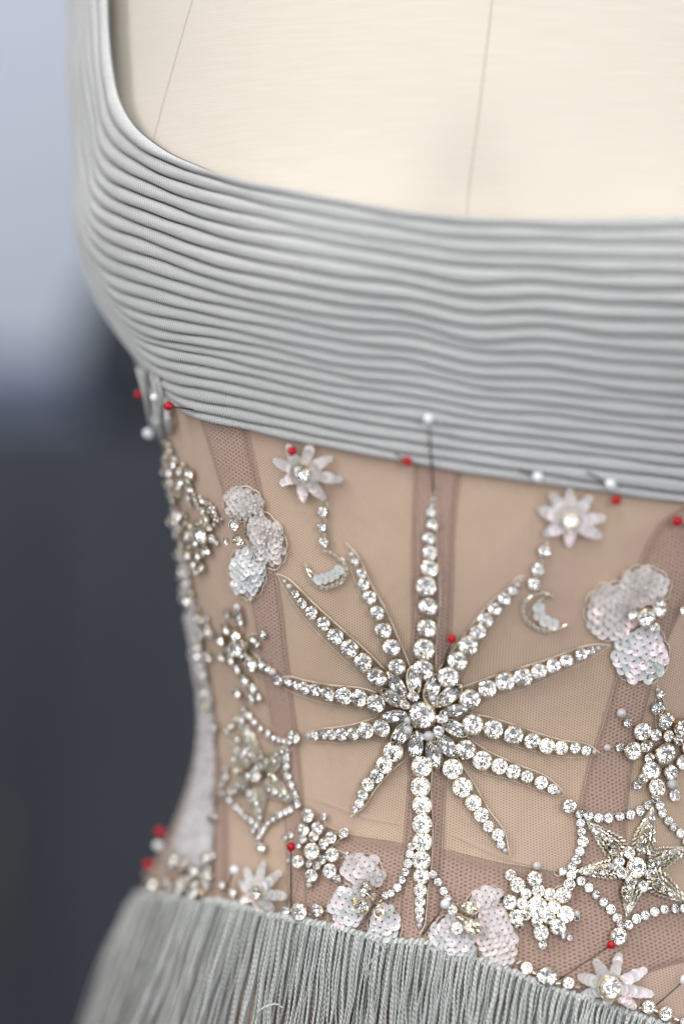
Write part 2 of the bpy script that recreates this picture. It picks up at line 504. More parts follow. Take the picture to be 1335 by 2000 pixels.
def lens_mesh(name, sx, sz, nseg, nr, material, hole=True):
    V, F = [], []
    for i in range(nr + 1):
        f = math.pi * i / nr
        V += [(sx * 0.5 * math.sin(f) * math.cos(2 * math.pi * j / nseg), sx * 0.5 * math.sin(f) * math.sin(2 * math.pi * j / nseg), sz * 0.5 * math.cos(f)) for j in range(nseg)]
    for i in range(nr):
        for j in range(nseg):
            k = (j + 1) % nseg
            F.append((i * nseg + j, (i + 1) * nseg + j, (i + 1) * nseg + k, i * nseg + k))
    me = bpy.data.meshes.new(name); me.from_pydata(V, [], F); me.materials.append(MAT[material])
    me.polygons.foreach_set('use_smooth', [True] * len(F)); me.update()
    return me
B_bead = lens_mesh("seed_bead", 1.0, 0.8, 8, 5, "bead_glass")
def sequin_mesh(name, material):
    n = 14; V, F = [], []
    prof = [(0.08, 0.0), (0.26, 0.006), (0.43, 0.03), (0.50, 0.06)]
    for r_, z_ in prof: V += ring(n, r_, z_)
    for r_, z_ in reversed(prof): V += ring(n, r_, z_ - 0.03)
    m = len(prof) * 2
    for a in range(m):
        for i in range(n):
            j = (i + 1) % n; b = (a + 1) % m
            F.append((a * n + i, a * n + j, b * n + j, b * n + i))
    me = bpy.data.meshes.new(name); me.from_pydata(V, [], F); me.materials.append(MAT[material])
    me.update()
    return me
Q_iris = sequin_mesh("sequin_iris", "sequin_iris")
Q_clear = sequin_mesh("sequin_clear", "sequin_clear")
def bugle_mesh(name):
    # along local y, 1 long, thickness given by x,z scale
    n = 6; V, F = [], []
    for r_, y_ in ((0.25, -0.5), (0.46, -0.5), (0.5, -0.44), (0.5, 0.44), (0.46, 0.5), (0.25, 0.5), (0.25, -0.5)):
        V += [(r_ * math.cos(2 * math.pi * i / n), y_, r_ * math.sin(2 * math.pi * i / n)) for i in range(n)]
    for a in range(6):
        for i in range(n):
            j = (i + 1) % n
            F.append((a * n + i, (a + 1) * n + i, (a + 1) * n + j, a * n + j))
    me = bpy.data.meshes.new(name); me.from_pydata(V, [], F); me.materials.append(MAT["bugle_glass"]); me.update()
    return me
B_bugle = bugle_mesh("bugle_bead")

def place(name, me, parent, px, py, size, hfac=0.45, rot=None, tilt=0.07, sc=None, h=None, lean=None, o=None):
    """a copy of a unit mesh sitting on the dress at a photo pixel; size in photo pixels; rot = direction of local +y in the picture (radians, 0 = up, + = clockwise)"""
    d = size * PXMM
    hh = d * hfac + 1.1 if h is None else h + 0.5
    p, (r, u, n) = at(px, py, hh)
    a = R.uniform(0, 6.28) if rot is None else -rot
    y = (u * math.cos(a) - r * math.sin(a)); x = (r * math.cos(a) + u * math.sin(a))
    nn = n
    if lean is not None:                # raise the +y edge by that angle
        y2 = y * math.cos(lean) + n * math.sin(lean); nn = n * math.cos(lean) - y * math.sin(lean); y = y2
    if tilt:
        nn = (nn + x * R.gauss(0, tilt) + y * R.gauss(0, tilt)).normalized()
        x = (x - nn * x.dot(nn)).normalized(); y = nn.cross(x)
    s = (d, d, d) if sc is None else tuple(q * PXMM for q in sc)
    o = org(parent) if o is None else o
    q = (p - o) * S
    m4 = Matrix(((x.x * s[0] * S, y.x * s[1] * S, nn.x * s[2] * S, q.x), (x.y * s[0] * S, y.y * s[1] * S, nn.y * s[2] * S, q.y),
                 (x.z * s[0] * S, y.z * s[1] * S, nn.z * s[2] * S, q.z), (0, 0, 0, 1)))
    return put(name, me, parent, mat4=m4)
def sub(parent, name):
    """sub-parts of a mesh part that lies at its thing's origin"""
    return parent
def zoomer(ox, oy, k):
    def f(*a):
        return (ox + a[0] / k, oy + a[1] / k) + tuple(q / k for q in a[2:])
    return f

# ------------------------------------------------------------------ background: blurred studio wall, cabinet, dark coat
def box(V, F, x0, x1, y0, y1, z0, z1, bev=0.0):
    b = len(V); e = bev
    for z, k in ((z0, 1), (z0 + e, 0), (z1 - e, 0), (z1, 1)):
        q = e * k
        V += [(x0 + q, y0 + q, z), (x1 - q, y0 + q, z), (x1 - q, y1 - q, z), (x0 + q, y1 - q, z)]
    F.append((b + 3, b + 2, b + 1, b)); F.append((b + 12, b + 13, b + 14, b + 15))
    for a in range(3):
        for i in range(4):
            j = (i + 1) % 4
            F.append((b + a * 4 + i, b + a * 4 + j, b + a * 4 + 4 + j, b + a * 4 + 4 + i))
def build_background():
    m, nt, b = mat("wall_paint"); nb = NB(nt)
    co = nb.n('ShaderNodeTexCoord')
    nz = nb.noise(co.outputs['Object'], 1.5, 2.0)
    nb.link(nb.mix(nz, (0.47, 0.51, 0.60), (0.54, 0.575, 0.655)), b.inputs['Base Color']); setp(b, rough=0.9)
    m_plain("cabinet_paint", (0.025, 0.032, 0.045), 0.6)
    m_plain("coat_wool", (0.022, 0.030, 0.040), 0.9)
    m_plain("lavender_cloth", (0.16, 0.18, 0.27), 0.9)
    V, F = [], []
    box(V, F, -3000, 2600, 2300, 2400, -1200, 1500)
    w = put("wall", mesh("wall", V, F, ["wall_paint"])); w['kind'] = 'structure'
    w['label'] = "pale blue grey studio wall far behind, out of focus"
    # cabinet
    t = thing("cabinet", "dark charcoal cabinet far behind the dress, heavily blurred", "cabinet", (-500, 1500, -1100))
    o = org(t)
    V, F = [], []
    box(V, F, -1500, 900, 1500, 2000, -1100, 90, 6)
    put("carcass", mesh("carcass", [Vector(v) - o for v in V], F, ["cabinet_paint"]), t)
    for i in range(4):
        V, F = [], []
        x0 = -1480 + i * 595
        box(V, F, x0, x0 + 580, 1478, 1498, -1060, 40, 4)
        d = put("door", mesh("door", [Vector(v) - o for v in V], F, ["cabinet_paint"]), t)
        V, F = [], []
        box(V, F, x0 + 530, x0 + 545, 1462, 1477, -420, -300, 3)
        put("handle", mesh("handle", [Vector(v) - o for v in V], F, ["steel"]), d)
    # dark coat hanging on a stand, lavender cloth over the cabinet edge
    t = thing("hanging_coat", "dark teal black coat hanging behind the bust, blurred to a smudge", "coat", (-190, 1150, -300))
    o = org(t)
    V, F = [], []
    prof = [(222, 8), (212, 26), (190, 44), (160, 54), (130, 58), (100, 56), (80, 46), (72, 20)]
    n = 28
    for k, (z, r_) in enumerate(prof):
        for j in range(n):
            w_ = 2 * math.pi * j / n
            rr = r_ * (1 + 0.05 * math.sin(7 * w_ + k))
            V.append((-165 + rr * math.cos(w_), 1150 + 0.55 * rr * math.sin(w_), z) )
    for k in range(len(prof) - 1):
        for j in range(n):
            F.append((k * n + j, (k + 1) * n + j, (k + 1) * n + (j + 1) % n, k * n + (j + 1) % n))
    F.append(tuple(range(n)))
    put("coat_body", mesh("coat_body", [Vector(v) - o for v in V], F, ["coat_wool"], smooth=True), t)
    hk = tube([Vector((-165, 1150, 210)), Vector((-165, 1150, 255)), Vector((-155, 1150, 270)), Vector((-143, 1150, 260))], 3, 6)
    put("hanger_hook", mesh("hanger_hook", [v - o for v in hk[0]], hk[1], ["steel"]), t)
    t = thing("folded_cloth", "lavender grey cloth lying on the cabinet, a soft blur", "cloth", (-320, 1600, 91))
    o = org(t)
    for k in range(3):
        V, F = [], []
        box(V, F, -400 + 6 * k, -240 - 4 * k, 1530 + 5 * k, 1700, 92 + 22 * k, 112 + 22 * k, 8)
        put("fold", mesh("fold", [Vector(v) - o for v in V], F, ["lavender_cloth"]), t)
build_background()

# ------------------------------------------------------------------ dress form
def build_form():
    t = thing("dress_form", "cream linen dress form with fine seams wearing the grey dress", "dress form", (67, 90, -260))
    o = org(t)
    nz, nt = 150, 160
    V, F, U = [], [], []
    for i in range(nz + 1):
        z = -265 + 530 * i / nz
        for j in range(nt + 1):
            th = -math.pi + 2 * math.pi * j / nt
            py = 1000 - z / PXMM
            inset = -3.2
            p = surf(th, z, inset)
            if math.cos(th) > 0: p.y += hollow(p.x, z)
            V.append(p - o); U.append((th * 105, z))
    for i in range(nz):
        for j in range(nt):
            a = i * (nt + 1) + j
            F.append((a, a + 1, a + nt + 2, a + nt + 1))
    F.append(tuple(nz * (nt + 1) + j for j in range(nt))); F.append(tuple(nt - 1 - j for j in range(nt)))
    put("torso", mesh("torso", V, F, ["linen"], U, smooth=True), t)
    for pp in ([(966, -120), (960, 0), (945, 130), (930, 260), (918, 350), (912, 430), (905, 520)], [(412, -120), (376, 0), (350, 90), (322, 190), (301, 270), (285, 330)]):
        pts = []
        for x, y in catmull(pp, 60):
            th, z = unproj(x, y, -3.2); p = surf(th, z, -3.0)
            p.y += hollow(p.x, z)
            pts.append(p - o)
        v, f, u = tube(pts, 0.15 if pp[0][0] > 900 else 0.09, 5)
        put("seam", mesh("seam", v, f, ["seam_thread"], u), t)
build_form()

# ------------------------------------------------------------------ the dress
dress = thing("dress", "grey dress with ribbed bust band, sheer nude waist and fringe hem", "dress", (67, 90, -250))
DO = org(dress)

# -- ribbed band: 21 knitted cords between 22 boundary lines traced over the bust
COLR = [427, 451, 478, 511, 540, 569, 598, 627, 656, 685, 712, 743, 772, 794, 818, 838, 861, 887, 910, 938, 967, 985]
COLM = [420, 437, 465, 493, 516, 545, 571, 598, 625, 651, 672, 698, 720, 740, 760, 781, 803, 827, 849, 872, 892, 910]
COLL = [345, 360, 384, 411, 439, 466, 497, 527, 554, 579, 599, 620, 640, 660, 680, 702, 724, 746, 768, 791, 812, 831]
COL3 = [285, 307, 334, 361, 388, 416, 446, 476, 505, 533, 560, 587, 612, 637, 660]
CORN = [(0, 236, 212), (2, 213, 270), (4, 197, 335), (6, 188, 395), (8, 188, 455), (10, 199, 520), (12, 219, 575), (14, 247, 628), (16, 277, 678), (18, 307, 730), (20, 338, 782), (21, 352, 803)]
def corner(k):
    ks = [c[0] for c in CORN]
    return float(np.interp(k, ks, [c[1] for c in CORN])), float(np.interp(k, ks, [c[2] for c in CORN]))
BAND_N = 240
th_top, z_top = unproj(205, 0, 8)
def lift(z):
    py = 1000 - z / PXMM
    t = min(max((330 - py) / 260, 0), 1)
    return 2.0 + 6.0 * t * t * (3 - 2 * t)
def boundary(k):
    pts = []
    pr, pm, pl = COLR[k], COLM[k], COLL[k]
    raw = [(1420, pr + (pr - pm) * 0.10), (1335, pr), (1090, 0.5 * (pr + pm) + 3), (850, pm), (650, 0.5 * (pm + pl) + (8 if k < 4 else 3)), (450, pl)]
    if k < 15: raw.append((300, COL3[k]))
    elif k > 18: raw.append((400, pl - 8))
    cx, cyy = corner(k)
    raw.append((cx, cyy))
    for x, y in raw:
        th, z = unproj(x, y, lift((1000 - y) * PXMM)); pts.append((th * 110, z))
    (x1, z1), (x2, z2) = pts[0], pts[1]          # carry the line on round the far side
    sl = 0.6 * (z1 - z2) / (x1 - x2)
    pts = [(math.radians(88) * 110, z1 + sl * 62), (math.radians(62) * 110, z1 + sl * 40)] + pts if x1 < math.radians(50) * 110 else pts
    thc, zc = pts[-1][0] / 110, pts[-1][1]
    the = th_top - math.radians(2.5) * k
    zt = 240.0
    for t in (0.12, 0.28, 0.45, 0.65, 0.85, 1.0):
        z = zc + (zt - zc) * t
        th = the + (thc - the) * (1 - t) ** 2.2
        if k == 0:
            py = 1000 - z / PXMM
            x = float(np.interp(-py, [-212, -150, -90, 0, 300], [236, 222, 213, 205, 200]))
            th = unproj(x, py, lift(z))[0]
        pts.append((th * 110, z))
    c = catmull(pts, BAND_N)
    g = np.exp(-0.5 * (np.arange(-14, 15) / 3.6) ** 2); g /= g.sum()
    ext = np.vstack([2 * c[0] - c[14:0:-1], c, 2 * c[-1] - c[-2:-16:-1]])
    c = np.stack([np.convolve(ext[:, 0], g, 'valid'), np.convolve(ext[:, 1], g, 'valid')], 1)
    w = [(0.9 * math.sin(0.045 * i + k * 0.9) + 0.6 * math.sin(0.11 * i + k * 0.35) + 0.5 * math.sin(0.23 * i + k * 2.3) + 0.35 * math.sin(0.51 * i + k * 4.1)) * 0.42 for i in range(BAND_N)]
    # the shallow ripple where the band is pulled in under the bust
    out = []
    for i in range(BAND_N):
        th, z = c[i][0] / 110, c[i][1]
        x = surf(th, z).x
        rip = 1.6 * math.exp(-((z - 66) / 26) ** 2) * math.sin((x - 20) / 9.0 + 0.02 * z) * math.exp(-((x - 45) / 42) ** 2)
        out.append((th, z + w[i] + rip))
    return out
BND = [boundary(k) for k in range(22)]
def build_band():
    V, F, U = [], [], []
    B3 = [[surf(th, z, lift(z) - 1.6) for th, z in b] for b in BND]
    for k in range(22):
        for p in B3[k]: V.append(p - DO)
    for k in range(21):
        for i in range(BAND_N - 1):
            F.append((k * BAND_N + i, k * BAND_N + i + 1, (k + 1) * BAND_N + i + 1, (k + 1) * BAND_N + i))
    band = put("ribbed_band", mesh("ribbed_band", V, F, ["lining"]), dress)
    NP = 11
    for k in range(21):
        V, F, U = [], [], []; L = 0; prev = None
        for i in range(BAND_N):
            (t0, z0), (t1, z1) = BND[k][i], BND[k + 1][i]
            A = surf(t0, z0, lift(z0) - 0.8); B = surf(t1, z1, lift(z1) - 0.8)
            c = (A + B) * 0.5; w = A - B; wl = max(w.length, 0.3)
            n = normal((t0 + t1) / 2, (z0 + z1) / 2)
            n = (n - w * (n.dot(w) / (wl * wl))).normalized()
            hg = min(0.66 * wl, 3.6) * (1 + 0.05 * math.sin(i * 0.23 + k * 2.1))
            if k == 0: hg *= 1.05
            if prev is not None: L += (c - prev).length
            prev = c
            prof = []
            for j in range(NP):
                f = math.pi * j / (NP - 1)
                prof.append((c + w * (0.448 * math.cos(f)) + n * (hg * math.sin(f) ** 0.62 if 0 < j < NP - 1 else 0.0), (f / math.pi) * wl * 1.5))
            prof.append((c - w * 0.5 - n * 0.8, wl * 1.6)); prof.append((c + w * 0.5 - n * 0.8, wl * 1.7))
            for p, q in prof: V.append(p - DO); U.append((L, q))
        m = NP + 2
        for i in range(BAND_N - 1):
            for j in range(m):
                j2 = (j + 1) % m
                F.append((i * m + j, i * m + j2, (i + 1) * m + j2, (i + 1) * m + j))
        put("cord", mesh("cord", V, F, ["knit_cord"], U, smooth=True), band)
    # the back of the band, bunched under the arm
    for k in range(6):
        c = catmull([(270 + 9 * k, 718 + 5 * k), (284 + 8.5 * k, 770 + 2 * k), (294 + 6.5 * k, 815), (302 + 5.5 * k, 840 - 1.5 * k), (310 + 4.5 * k, 862 - 4 * k)], 26)
        pts = [P3(x, y, 3.6 + 1.4 * math.sin(k * 1.9 + 0.2 * i) - 4.0 * max(0, i - 19) / 6) - DO for i, (x, y) in enumerate(c)]
        v, f, u = tube(pts, 1.45, 10)
        u = [(b, a * 12) for a, b in u]
        put("cord", mesh("cord", v, f, ["knit_cord"], u, smooth=True), band)
build_band()

# -- sheer panels
FR_TOP = [(230, 1752), (280, 1746), (340, 1748), (400, 1756), (450, 1764), (520, 1782), (580, 1795), (640, 1806), (700, 1822), (760, 1836), (850, 1842), (930, 1872), (1000, 1898), (1080, 1930), (1160, 1955), (1250, 1985), (1335, 2014), (1420, 2040), (1560, 2060)]
def interp_curve(c, x):
    return float(np.interp(x, [p[0] for p in c], [p[1] for p in c]))
def strip(name, parent, left, right, h, material, ny=60, nx=12, wave=0.0):
    """a strip of cloth lying h mm above the body between two polylines given in photo pixels"""
    a = catmull(left, ny); b = catmull(right, ny); o = org(parent)
    V, F, U, E = [], [], [], []
    for i in range(ny):
        ta, za = unproj(*a[i], h); tb, zb = unproj(*b[i], h)
        for j in range(nx):
            t = j / (nx - 1)
            th, z = ta + (tb - ta) * t, za + (zb - za) * t
            edge = min(t, 1 - t) * 2
            hh = h - (0.8 if edge == 0 else 0.0) + wave * math.sin(3.1 * i * 0.35 + 5 * t) * 0.5
            V.append(surf(th, z, hh) - o); U.append((th * 105, z)); E.append(min(min(t, 1 - t) * 2.0, 1.0) if ny < 25 else min(min(t, 1 - t) * (nx - 1) / 2.2, 1.0))
    for i in range(ny - 1):
        for j in range(nx - 1):
            q = i * nx + j
            F.append((q, q + nx, q + nx + 1, q + 1))
    me = mesh(name, V, F, [material], U, smooth=True)
    at_ = me.attributes.new('edge', 'FLOAT', 'POINT'); at_.data.foreach_set('value', E)
    return put(name, me, parent)
def build_mesh_panels():
    nz, nt = 90, 150
    V, F, U = [], [], []
    for i in range(nz + 1):
        z = -235 + 300 * i / nz
        for j in range(nt + 1):
            th = math.radians(-125 + 222 * j / nt)
            hh = 0.25 * math.sin(th * 9 + z * 0.05) * math.sin(z * 0.07)
            V.append(surf(th, z, hh) - DO); U.append((th * 105, z))
    for i in range(nz):
        for j in range(nt):
            q = i * (nt + 1) + j
            F.append((q, q + 1, q + nt + 2, q + nt + 1))
    put("mesh_panel", mesh("mesh_panel", V, F, ["nude_mesh"], U, smooth=True), dress)
    # bone casings
    strip("bone_casing", dress, [(806, 890), (802, 1000), (800, 1150), (800, 1300), (796, 1450), (788, 1600), (780, 1700), (772, 1850)], [(905, 900), (892, 1000), (886, 1150), (880, 1300), (876, 1450), (870, 1600), (866, 1700), (862, 1850)], 0.9, "mauve_net")
    strip("bone_casing", dress, [(384, 815), (420, 930), (455, 1050), (482, 1160), (505, 1290), (528, 1430), (548, 1560), (556, 1700), (556, 1800)], [(478, 815), (505, 930), (528, 1050), (547, 1160), (562, 1290), (580, 1430), (592, 1560), (600, 1700), (600, 1810)], 0.9, "mauve_net")
    strip("bone_casing", dress, [(1345, 985), (1300, 1010), (1262, 1060), (1232, 1150), (1210, 1280), (1178, 1400), (1145, 1500), (1125, 1600), (1120, 1700), (1115, 1760)], [(1410, 985), (1395, 1060), (1370, 1120), (1330, 1200), (1292, 1290), (1262, 1400), (1240, 1500), (1228, 1600), (1225, 1700), (1220, 1760)], 0.9, "mauve_net")
    strip("bone_casing", dress, [(405, 1480), (412, 1560), (412, 1640), (408, 1760)], [(432, 1480), (442, 1560), (446, 1640), (446, 1770)], 0.9, "mauve_net", 30, 6)
    for pl in ([(811, 900), (807, 1000), (805, 1150), (805, 1300), (801, 1450), (793, 1600), (785, 1700)], [(899, 900), (887, 1000), (881, 1150), (875, 1300), (871, 1450), (865, 1600), (861, 1700)], [(424, 930), (459, 1050), (486, 1160), (509, 1290), (532, 1430)], [(501, 930), (524, 1050), (543, 1160), (558, 1290), (576, 1430)],
               [(1236, 1150), (1214, 1280), (1182, 1400), (1149, 1500), (1129, 1600)], [(1326, 1200), (1288, 1290), (1258, 1400), (1236, 1500), (1224, 1600)]):
        thread_part("stitching", dress, [pl], 0.09, 1.1, "net_thread", 40)
    # double net of the waist band
    top = [(596, 1598), (680, 1626), (770, 1640), (870, 1655), (980, 1682), (1100, 1700), (1200, 1715), (1335, 1745), (1420, 1760)]
    bot = [(600, 1840), (680, 1850), (770, 1870), (870, 1890), (980, 1925), (1100, 1960), (1200, 1930), (1335, 1885), (1420, 1880)]
    strip("waist_band", dress, top, bot, 0.55, "mauve_net", 60, 16)
    # pale folds of the lining showing through
    strip("lining_fold", dress, [(600, 1556), (660, 1566), (720, 1588), (795, 1612)], [(601, 1558), (655, 1582), (716, 1604), (796, 1614)], 0.5, "ivory_tape", 24, 9)
    strip("lining_fold", dress, [(880, 1628), (940, 1642), (1000, 1668), (1060, 1694)], [(881, 1630), (936, 1664), (996, 1686), (1061, 1696)], 0.8, "ivory_tape", 24, 9)
    thread_part("stitching", dress, [[(600, 1600), (680, 1628), (770, 1643)], [(872, 1657), (980, 1684), (1100, 1703)], [(1130, 1660), (1200, 1718), (1335, 1748)]], 0.16, 1.2, "net_thread", 30)
    # side placket with white lace
    pk = strip("side_placket", dress, [(345, 1040), (352, 1130), (366, 1240), (380, 1340), (386, 1400), (384, 1470), (366, 1550), (338, 1640), (322, 1690)], [(350, 1040), (366, 1130), (386, 1240), (404, 1340), (413, 1400), (416, 1470), (416, 1550), (412, 1640), (408, 1690)], 1.6, "white_fabric", 60, 10, 0.9)
    PL = [(345, 1040), (352, 1130), (366, 1240), (380, 1340), (386, 1400), (384, 1470), (368, 1550), (345, 1640), (330, 1690)]
    PR = [(350, 1040), (366, 1130), (386, 1240), (404, 1340), (413, 1400), (416, 1470), (416, 1550), (412, 1640), (408, 1690)]
    a = catmull(PL, 80); b = catmull(PR, 80)
    for i in range(1, 80):
        for t in ([0.04, 0.5, 0.98] if i > 45 else [0.1, 0.95]):
            t2 = min(max(t + R.uniform(-0.12, 0.12), 0), 1)
            place("seed_bead", B_bead, pk, a[i][0] + (b[i][0] - a[i][0]) * t2, a[i][1] + (b[i][1] - a[i][1]) * t2 + R.uniform(-4, 4), R.uniform(7, 12), h=2.0, tilt=0.3, o=DO)
build_mesh_panels()

# -- fringe
def build_fringe():
    o = DO
    hd = [P3(x, y + 3 + R.uniform(-2.0, 2.0), 1.8) - o for x, y in catmull(FR_TOP, 260)]
    v, f, u = tube(hd, [1.7 + 0.5 * math.sin(i * 1.9) + R.uniform(-0.45, 0.45) for i in range(len(hd))], 8)
    fr = put("fringe", mesh("fringe", v, f, ["fringe_yarn"], u, smooth=True), dress)
    DRX = [200, 300, 380, 450, 520, 600, 850, 1000, 1250, 1420]; DR = [-108, -100, -92, -74, -46, -28, -24, -36, -40, -42]
    def path(x0, layer, n=16):
        y0 = interp_curve(FR_TOP, x0)
        dx = float(np.interp(x0, DRX, DR)) * (2080 - y0) / 260.0
        ph = R.uniform(0, 6.28); amp = R.uniform(1.0, 5.5) * (0.5 + layer * 0.2)
        cl = 10 * math.sin(x0 * 0.05) + 7 * math.sin(x0 * 0.13 + 1) + 5 * math.sin(x0 * 0.31) + R.gauss(0, 9)
        fold = (3.2 if x0 < 620 else 1.3) * math.sin(x0 * 0.075 + 0.6 * math.sin(x0 * 0.02))
        h0 = 2.4 if layer == 0 else 1.4
        hh = R.uniform(0.5, 4.0) if layer == 0 else R.uniform(-0.3, 0.6)
        pts = []; yj = R.uniform(-3, 5)
        for i in range(n):
            t = i / (n - 1)
            y = y0 + yj + (2085 - y0) * t
            x = x0 + 7 * (1 - t) ** 6 + dx * t ** 1.15 + cl * t * t * 0.8 + amp * math.sin(ph + 5 * t) * t + 1.5 * math.sin(ph * 3 + 14 * t) * min(1, 3 * t)
            h = h0 + hh * min(1, t * 3) + 2.4 * t + fold * t + (1.3 * math.sin(math.pi * min(1, t * 7)) if t < 0.143 else 0)
            pts.append(P3(x, y, h) - o)
        return pts
    N = 300
    x = 205.0; xs = []
    for i in range(N):
        xb = 205 + (1390 - 205) * (i + R.uniform(0.0, 1.0)) / N
        xs.append(xb + 2.6 * math.sin(xb * 0.45) + 2.0 * math.sin(xb * 0.83 + 2))
    for x0 in xs:
        v, f, u = tube(path(x0, 0), R.uniform(0.33, 0.54), 6, v0=R.uniform(0, 2), cap=False)
        put("fringe_thread", mesh("fringe_thread", v, f, ["fringe_yarn"], u, smooth=True), fr)
    parts = []
    for i in range(420):
        parts.append(tube(path(205 + (1540 - 205) * (i + R.uniform(0.1, 0.9)) / 420, 1, 10), R.uniform(0.36, 0.55), 5, v0=R.uniform(0, 2), cap=False))
    v, f, u = merge(parts)
    q = put("fringe_underlayer", mesh("fringe_underlayer", v, f, ["fringe_yarn"], u, smooth=True), fr); q['kind'] = 'stuff'
    # two stray loops of yarn
    for pp in ([(500, 1990, 8), (506, 1976, 12), (520, 1966, 13), (540, 1962, 10), (552, 1970, 8)], [(742, 1862, 7), (726, 1876, 9), (716, 1890, 10), (722, 1905, 9), (726, 1940, 8), (724, 2010, 9)]):
        v, f, u = tube([Vector(p) for p in catmull([tuple(P3(x, y, h) - o) for x, y, h in pp], 26)], 0.42, 6)
        put("stray_thread", mesh("stray_thread", v, f, ["fringe_yarn"], u, smooth=True), fr)
build_fringe()

# ------------------------------------------------------------------ starburst
def stone_name(d): return "rhinestone"
def build_starburst():
    Z = zoomer(560, 1080, 2.427)
    cxp, cyp = Z(640, 770)
    t = thing("starburst_applique", "large twelve ray crystal starburst sewn at the middle of the sheer waist", "applique", tuple(P3(cxp, cyp, 0)))
    o = org(t)
    rays = [
        ([(645, 555, 95), (650, 458, 95), (662, 358, 88), (668, 255, 85), (660, 160, 90), (675, 75, 75), (677, 0, 62), (671, -68, 56), (688, -133, 50), (682, -190, 42), (688, -222, 26), (692, -252, 18)], (700, -300)),
        ([(765, 590, 92), (808, 515, 88), (858, 440, 90), (905, 378, 75), (940, 320, 68), (985, 268, 60), (1030, 220, 55), (1068, 183, 42), (1092, 152, 30), (1108, 130, 20)], (1122, 110)),
        ([(868, 695, 95), (950, 645, 82), (1033, 612, 88), (1118, 592, 85), (1195, 562, 70), (1262, 537, 66), (1324, 512, 58), (1396, 482, 58), (1440, 466, 40), (1475, 452, 24)], (1532, 440)),
        ([(880, 815, 92), (978, 838, 88), (1075, 865, 88), (1162, 893, 75), (1232, 915, 68), (1300, 925, 60), (1366, 926, 50), (1418, 938, 45), (1455, 944, 26)], (1480, 948)),
        ([(848, 933, 90), (925, 985, 85), (1007, 1012, 70), (1073, 1038, 65), (1138, 1062, 58), (1205, 1090, 58), (1258, 1120, 46), (1285, 1134, 28)], (1318, 1146)),
        ([(785, 1025, 88), (832, 1112, 88), (883, 1185, 70), (922, 1243, 65), (955, 1297, 50), (1000, 1338, 56), (1014, 1383, 40), (1034, 1412, 26)], (1058, 1444)),
        ([(638, 1015, 92), (632, 1110, 88), (640, 1198, 85), (640, 1287, 88), (641, 1371, 86), (636, 1458, 84), (637, 1532, 70), (631, 1600, 60), (630, 1655, 50), (628, 1697, 44), (628, 1735, 38), (628, 1768, 28)], (628, 1806)),
        ([(503, 943, 88), (460, 1007, 78), (425, 1058, 65), (382, 1100, 60), (358, 1148, 55), (343, 1188, 44), (320, 1218, 34)], (300, 1252)),
        ([(447, 832, 85), (373, 843, 75), (313, 858, 62), (258, 862, 58), (212, 862, 50), (172, 864, 42), (130, 868, 45), (106, 868, 28)], (90, 864)),
        ([(420, 715, 90), (342, 690, 80), (268, 680, 85), (192, 670, 75), (130, 650, 62), (80, 642, 60), (40, 630, 45), (4, 614, 45), (-30, 604, 36)], (-55, 596)),
        ([(425, 590, 95), (360, 520, 85), (295, 455, 85), (228, 397, 78), (172, 337, 68), (115, 285, 62), (70, 240, 50), (37, 195, 46), (10, 160, 32), (-12, 135, 22)], (-50, 98)),
        ([(520, 540, 80), (495, 450, 80), (455, 368, 78), (427, 285, 65), (390, 212, 62), (362, 150, 52), (352, 100, 48), (322, 40, 40), (306, 8, 28)], (280, -50)),
    ]
    cz = (640, 770)
    ang = [math.atan2(r[0][0][1] - cz[1], r[0][0][0] - cz[0]) for r in rays]
    ang = list(np.unwrap(ang))
    n = len(rays)
    for i, (st, tip) in enumerate(rays):
        a0 = ang[i - 1] if i > 0 else ang[-1] - 2 * math.pi
        a1 = ang[(i + 1) % n] + (2 * math.pi if i == n - 1 else 0)
        if a0 > ang[i]: a0 -= 2 * math.pi
        if a1 < ang[i]: a1 += 2 * math.pi
        paths = []
        for side, am in ((-1, (ang[i] + a0) / 2), (1, (ang[i] + a1) / 2)):
            v = (cz[0] + 215 * math.cos(am), cz[1] + 215 * math.sin(am))
            pl = [v]
            m = len(st)
            for k in range(1, m, 2):
                x, y, d = st[k]
                xa, ya, _ = st[max(k - 1, 0)]; xb, yb, _ = st[min(k + 1, m - 1)]
                tx, ty = xb - xa, yb - ya; l = math.hypot(tx, ty)
                off = d * 0.5 + 8 + R.uniform(-3, 4)
                pl.append((x - ty / l * off * side, y + tx / l * off * side))
            pl.append(tip)
            paths.append([Z(*p) for p in pl])
        main = 1 if i in (0, 8, 9, 10, 11) else -1
        ray = thread_part("crystal_ray", t, [paths[0 if main < 0 else 1]], 0.27, 1.8)
        thread_part("edge_thread", t, [paths[1 if main < 0 else 0]], 0.10, 1.2)
        for x, y, d in st:
            q = Z(x, y, d)
            if d >= 48: place("rhinestone", G_round, ray, q[0], q[1], q[2] * 1.02, o=o)
            elif d >= 34: place("rhinestone", G_silver, ray, q[0], q[1], q[2] * 0.95, o=o)
            else: place("seed_bead", B_bead, ray, q[0], q[1], q[2], 0.4, o=o)
        # small tubes that fill the tapered end
    # centre
    base = []
    w = [Z(cz[0] + 120 * math.cos(a), cz[1] + 120 * math.sin(a)) for a in np.linspace(0, 2 * math.pi, 25)]
    ce = thread_part("centre_rosette", t, [w], 0.5, 0.6, n=60)
